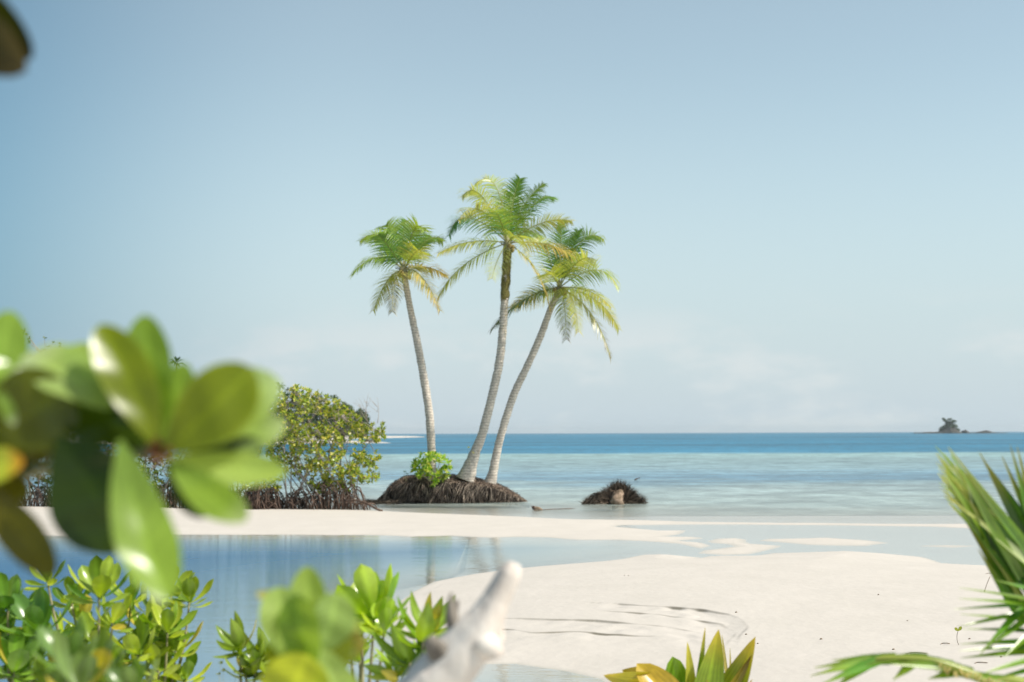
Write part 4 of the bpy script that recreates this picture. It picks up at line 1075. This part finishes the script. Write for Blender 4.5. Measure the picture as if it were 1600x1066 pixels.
mb.tube(spline([P(722, 1010, DY), P(706, 970, DY), P(704, 945, DY), P(706, 926, DY)], 4), np.linspace(.018, .003, 13), 8, jit=.5)
mb.tube(spline([P(716, 1005, DY), P(710, 965, DY + .03), P(715, 938, DY + .03)], 4), np.linspace(.014, .003, 9), 8, jit=.5)
mb.tube(spline([P(700, 1030, DY - .02), P(680, 1012, DY - .03), P(670, 996, DY - .03)], 4), np.linspace(.026, .012, 9), 8, jit=.5)
mb.build('broken_snag', M['snag'], t)

# ------------------------------------------------------------------ broad young leaves, bottom right of centre
TY = 6.6
t = thing('coconut_seedling', 'young coconut seedling with broad yellow green pleated leaves at the bottom edge', 'plant', rt(1080, TY))
stemline(t, [rt(1080, TY), P(1082, 1180, TY)], (.03, .018))
def pl(b, tp, w, col, roll=0, bend=.08, tipc=None, dt=0, shape='lance', fold=.3, twist=0., edge=None):
    mb = MB(); leaf(mb, P(*b, TY), P(*tp, TY + dt), w * TY / FPX, roll, bend, fold, col, shape=shape, nu=18, nv=16, tipc=tipc, twist=twist, edge=edge, pleat=True)
    return mb.build('leaf', M['leaf'], t)
pl((1078, 1180), (1122, 983), 54, (.24, .34, .03), .3, .05, tipc=(.55, .42, .05))
pl((1085, 1180), (1178, 994), 54, (.22, .27, .04), -.5, -.08, tipc=(.55, .4, .06), edge=(.25, .14, .08))
pl((1070, 1180), (1052, 1026), 52, (.10, .22, .02), .6, -.05, tipc=(.2, .34, .03), shape='round')
pl((1078, 1160), (1073, 1003), 22, (.40, .40, .05), .5, .04, tipc=(.6, .5, .08))
pl((1080, 1160), (1102, 980), 12, (.16, .28, .03), .3, 0, tipc=(.6, .45, .1))
pl((1080, 1160), (1108, 1010), 16, (.12, .25, .03), .3, 0)
pl((1082, 1180), (1102, 1040), 44, (.50, .30, .07), -.3, .06, tipc=(.5, .34, .08))
pl((1090, 1180), (1178, 1022), 26, (.46, .36, .06), .4, -.04, tipc=(.10, .05, .03))
pl((1090, 1180), (1174, 1060), 20, (.5, .3, .1), .4, .1, tipc=(.4, .3, .15))
pl((1072, 1190), (988, 1038), 64, (.48, .33, .04), .5, .25, tipc=(.5, .36, .04), shape='round')
pl((1030, 1062), (942, 1054), 36, (.44, .40, .05), -.5, .08, tipc=(.6, .45, .1), dt=-.1)
pl((1055, 1075), (972, 1048), 40, (.42, .32, .04), -.2, -.12)
t = thing('coconut_seedling', 'thin straw coloured dry blades bent over behind the broad leaved seedling', 'plant', rt(1150, 7.6))
TY = 7.6
stemline(t, [rt(1150, 7.6), P(1140, 1100, TY)], (.006, .004))
pl((1140, 1100), (1128, 992), 5, (.5, .42, .16), .2, .02); pl((1138, 1100), (1140, 1012), 4, (.45, .38, .15), .2, .1)

# ------------------------------------------------------------------ young palm at the right edge
RY = 4.4
root = Vector((P(1900, 1000, RY).x, RY, gz(P(1900, 1000, RY).x, RY)))
t = thing('young_coconut_palm', 'young coconut palm at the right edge, its near fronds blurred and glossy', 'palm tree', root)
stemline(t, [root, root + Vector((0, 0, .5))], (.11, .08), 'trunk', 'palmbark')
top = root + Vector((0, 0, .5))
def blade(mb, p, q, w, col, sag=.03, n_=Vector((0, -1, .2)), tipc=None):
    d = q - p; s = d.cross(n_).normalized(); k = s.cross(d).normalized(); vs = []; cs = []
    for j in range(7):
        u = j / 6; ww = w * (.6 + .4 * math.sin(math.pi * min(1, u + .2))) * (1 - u ** 2.5) * .5 + .0008
        c = p + d * u + Vector((0, 0, -sag * u * u)) * d.length
        vs += [c - s * ww + k * ww * .5, c, c + s * ww + k * ww * .5]; cc = mixc(col, tipc, max(0, u - .5) * 2) if tipc else col
        cs += [cc, tuple(z * 1.35 for z in cc), cc]
    mb.add(vs, [(3 * j + a, 3 * j + a + 1, 3 * j + a + 4, 3 * j + a + 3) for j in range(6) for a in (0, 1)], cs)
rnd = random.Random(88)
def bigfrond(rach, rads, blades, name='frond'):
    mb = MB(); sp_ = spline(rach, 5); mb.tube(sp_, np.linspace(rads[0], rads[1], len(sp_)), 7, (.40, .45, .08))
    for b in blades: blade(mb, *b)
    return mb.build(name, M['nearfrond'], t)
BG = (.10, .24, .02); BL_ = (.22, .36, .06); BP = (.45, .48, .2); BD = (.05, .12, .02)
bl = []
def line(a, b, k): return (a[0] + (b[0] - a[0]) * k, a[1] + (b[1] - a[1]) * k)
# fan of leaflets pointing up and left
ra = [(1700, 1090), (1640, 1000), (1600, 938), (1565, 880), (1535, 830), (1512, 795)]
tips = [(1462, 700), (1464, 712), (1480, 702), (1484, 706), (1461, 728), (1466, 742), (1468, 755), (1484, 720), (1476, 735), (1490, 745), (1470, 765), (1495, 730), (1500, 760)]
for i, tp in enumerate(tips * 4):
    k = .1 + .85 * ((i * 7) % 52) / 52
    st = line((1672, 990), (1530, 830), k) if i % 2 else line((1690, 960), (1590, 850), k)
    tp = (tp[0] + rnd.uniform(-4, 4) + (4 * (i // 13)), tp[1] + rnd.uniform(-5, 5) + 6 * (i // 13))
    dy = rnd.uniform(-.12, .12)
    bl.append((P(*st, RY + dy * .3), P(*tp, RY + dy), rnd.uniform(.028, .040), vary(rnd.choice([BG, BG, BL_, BP, BL_, BD]), .15), .0, Vector((rnd.uniform(-.5, .5), -1, rnd.uniform(-.6, .6))), rnd.choice([(.5, .45, .15), (.35, .45, .12), (.6, .58, .35)])))
for tp, st in [((1530, 706), (1625, 880)), ((1531, 710), (1620, 850)), ((1565, 712), (1632, 870)), ((1578, 695), (1618, 850)), ((1589, 697), (1630, 880)), ((1604, 700), (1640, 860)), ((1545, 740), (1630, 900)), ((1620, 720), (1650, 880)), ((1507, 812), (1600, 960)), ((1528, 858), (1600, 975))]:
    bl.append((P(*st, RY + .05), P(*tp, RY + rnd.uniform(-.05, .1)), .036, vary(rnd.choice([BG, (.16, .24, .02), BD]), .12), 0.0, Vector((rnd.uniform(-.4, .4), -1, .2)), (.3, .25, .05)))
bigfrond([top, P(1760, 1200, RY), P(1690, 1075, RY), P(1640, 1000, RY), P(1600, 940, RY), P(1562, 880, RY), P(1532, 838, RY), P(1512, 805, RY)], (.02, .005), bl)
# second frond, leaflets pointing left
bl = []
R2 = [(1650, 870), (1625, 920), (1612, 980), (1600, 1030), (1580, 1050)]
for st, tp in [((1640, 945), (1498, 915)), ((1640, 950), (1498, 932)), ((1640, 946), (1490, 949)), ((1640, 975), (1500, 957)), ((1600, 960), (1495, 978)), ((1640, 990), (1502, 980)), ((1640, 1005), (1500, 1004)),
               ((1640, 1012), (1498, 1014)), ((1625, 1020), (1500, 1026)), ((1640, 1025), (1528, 1052)), ((1650, 1040), (1540, 1062)), ((1600, 950), (1530, 1022)), ((1610, 965), (1545, 1010)), ((1620, 985), (1570, 1025)), ((1630, 930), (1555, 905)), ((1650, 1055), (1550, 1070))]:
    bl.append((P(*st, RY - .1), P(*tp, RY - .1 + rnd.uniform(-.15, .05)), rnd.uniform(.02, .028), vary(rnd.choice([BG, BD, (.14, .25, .02)]), .12), .02, Vector((0, -.6, 1)), (.22, .3, .05)))
bigfrond([top, P(1740, 1120, RY), P(1670, 1040, RY - .1), P(1640, 985, RY - .1), P(1625, 940, RY - .1), P(1618, 900, RY - .1)], (.016, .004), bl)
# third frond arches low along the bottom
bl = []
r3 = [(1640, 1085), (1590, 1066), (1540, 1062), (1500, 1047), (1460, 1034), (1420, 1029), (1375, 1029), (1340, 1034)]
for st, tp in [((1400, 1028), (1272, 1041)), ((1395, 1030), (1300, 1030)), ((1385, 1029), (1266, 1054)), ((1365, 1030), (1280, 1050)), ((1380, 1030), (1282, 1068)), ((1370, 1032), (1300, 1075)), ((1430, 1034), (1395, 1062)), ((1450, 1030), (1380, 1026)),
               ((1490, 1040), (1400, 1024)), ((1500, 1044), (1410, 1030)), ((1520, 1052), (1430, 1034)), ((1560, 1064), (1460, 1046)), ((1500, 1050), (1450, 1060)), ((1480, 1042), (1390, 1036)), ((1470, 1036), (1370, 1024)), ((1590, 1068), (1500, 1052)), ((1445, 1033), (1350, 1036)), ((1420, 1031), (1318, 1036))]:
    bl.append((P(*st, RY - .4), P(*tp, RY - .4 + rnd.uniform(-.06, .06)), rnd.uniform(.022, .032), vary(rnd.choice([BG, (.16, .26, .02), BL_]), .12), .02, Vector((0, -1, .6)), (.25, .3, .06)))
f3 = bigfrond([top, P(1720, 1110, RY - .3)] + [P(*q, RY - .4) for q in r3], (.022, .006), bl)
mb = MB()
for k in range(26):
    a = line((1470, 1040), (1590, 1072), k / 25); b = P(a[0] + rnd.uniform(-2, 2), a[1] + rnd.uniform(-3, 6), RY - .44); mb.tube([b, b + Vector((rnd.uniform(-.006, .006), -.01, -.014))], [.004, .0015], 5, (.6, .5, .2))
mb.build('leaflet_stub', M['nearfrond'], t)

# ------------------------------------------------------------------ small things on the sand
def onsand(u, v):
    q = G(u, v, .25); 
    for _ in range(8):
        q = G(u, v, gz(q.x, q.y))
    return q
q = onsand(1498, 1008)
t = thing('sprout', 'lone thin sprout with a tiny yellow green leaf pair on open sand', 'seedling', q)
mb = MB(); tp = P(1497, 986, q.y); mb.tube(bez(q, q.lerp(tp, .5) + Vector((-.03, 0, 0)), tp, 5), .003, 5); mb.build('stem', M['debris'], t)
mb = MB(); leaf(mb, tp, tp + Vector((-.035, 0, .035)), .03, col=(.35, .38, .06), nu=6, nv=4); leaf(mb, tp, tp + Vector((.03, -.01, .05)), .035, col=(.30, .34, .05), nu=6, nv=4, roll=.4); mb.build('leaf', M['leaf'], t)
rnd = random.Random(5)
peb = [(1373, 930, 'grey brown bit of debris alone in the middle of the right hand sand'), (1284, 1000, 'dark pebble on the sand above the low arching frond tip'), (1397, 1016, 'dark speck of debris just above the low arching frond'),
       (1562, 1026, 'dark pebble between the drooping leaflets at the right edge'), (1517, 1000, 'flat dark bit right of the lone sprout'), (976, 900, 'pair of small dark crumbs on the upper left of the near sand'),
       (1166, 992, 'dark shell fragment at the right end of the eroded sand step'), (1183, 1005, 'dark crumb just right of the eroded sand steps'), (1150, 957, 'tiny dark crumb on smooth sand above the eroded steps'), (1419, 971, 'tiny pale grey crumb in the right sand')]
for u, v, lab in peb:
    q = onsand(u, v); mb = MB(); n_ = 2 if lab.startswith('pair') else 1
    for k in range(n_):
        o_ = q + Vector((k * .06, rnd.uniform(-.05, .05), 0)); r = rnd.uniform(.007, .012)
        mb.tube([o_ + Vector((-r * 1.2, 0, 0)), o_ + Vector((-r * .6, 0, r * .5)), o_ + Vector((r * .3, 0.005, r * .6)), o_ + Vector((r * 1.3, .01, r * .2))], [r * .2, r * .7, r * .8, r * .2], 7, jit=.5)
    tag(mb.build('beach_debris', M['debris'], loc=q), lab, 'debris')
for u, v, du, lab in [(1523, 1037, 20, 'thin curved twig lying on sand below the lone sprout'), (1415, 1022, 34, 'hair thin dark twig on sand over the top of the low frond'), (1470, 1007, 14, 'short faint twig left of the lone sprout foot'), (1540, 897, 14, 'thin dark twig near the water edge beside the right fronds'), (1538, 925, 0, 'upright straw coloured stalk on sand by the right fronds')]:
    q = onsand(u, v); mb = MB()
    if du: e = onsand(u + du, v - 1); cv = [q, q.lerp(e, .3) + Vector((0, .03, .006)), q.lerp(e, .7) + Vector((0, -.02, .01)), e]
    else: cv = [q, P(u + 4, v - 12, q.y), P(u + 9, v - 24, q.y)]
    mb.tube(spline(cv, 4), .0045, 5); tag(mb.build('twig', M['debris'] if du else M['stumpwood'], loc=q), lab, 'twig')

# ------------------------------------------------------------------ haze
mb = MB()
x0, x1, y0_, y1, z0, z1 = -12000, 12000, -300, 12500, -7.2, 36
mb.add([Vector(q) for q in [(x0, y0_, z0), (x1, y0_, z0), (x1, y1, z0), (x0, y1, z0), (x0, y0_, z1), (x1, y0_, z1), (x1, y1, z1), (x0, y1, z1)]],
       [(0, 3, 2, 1), (4, 5, 6, 7), (0, 1, 5, 4), (1, 2, 6, 5), (2, 3, 7, 6), (3, 0, 4, 7)])
m, nt, n, l, out = mat('humid_air')
pv = N(nt, 'ShaderNodeVolumePrincipled', Density=0.00008, Anisotropy=0.2)
pv.inputs['Color'].default_value = (0.86, 0.95, 1.0, 1)
l.new(pv.outputs[0], out.inputs['Volume'])
hz_o = mb.build('haze', m, smooth=False)
tag(hz_o, kind='stuff')
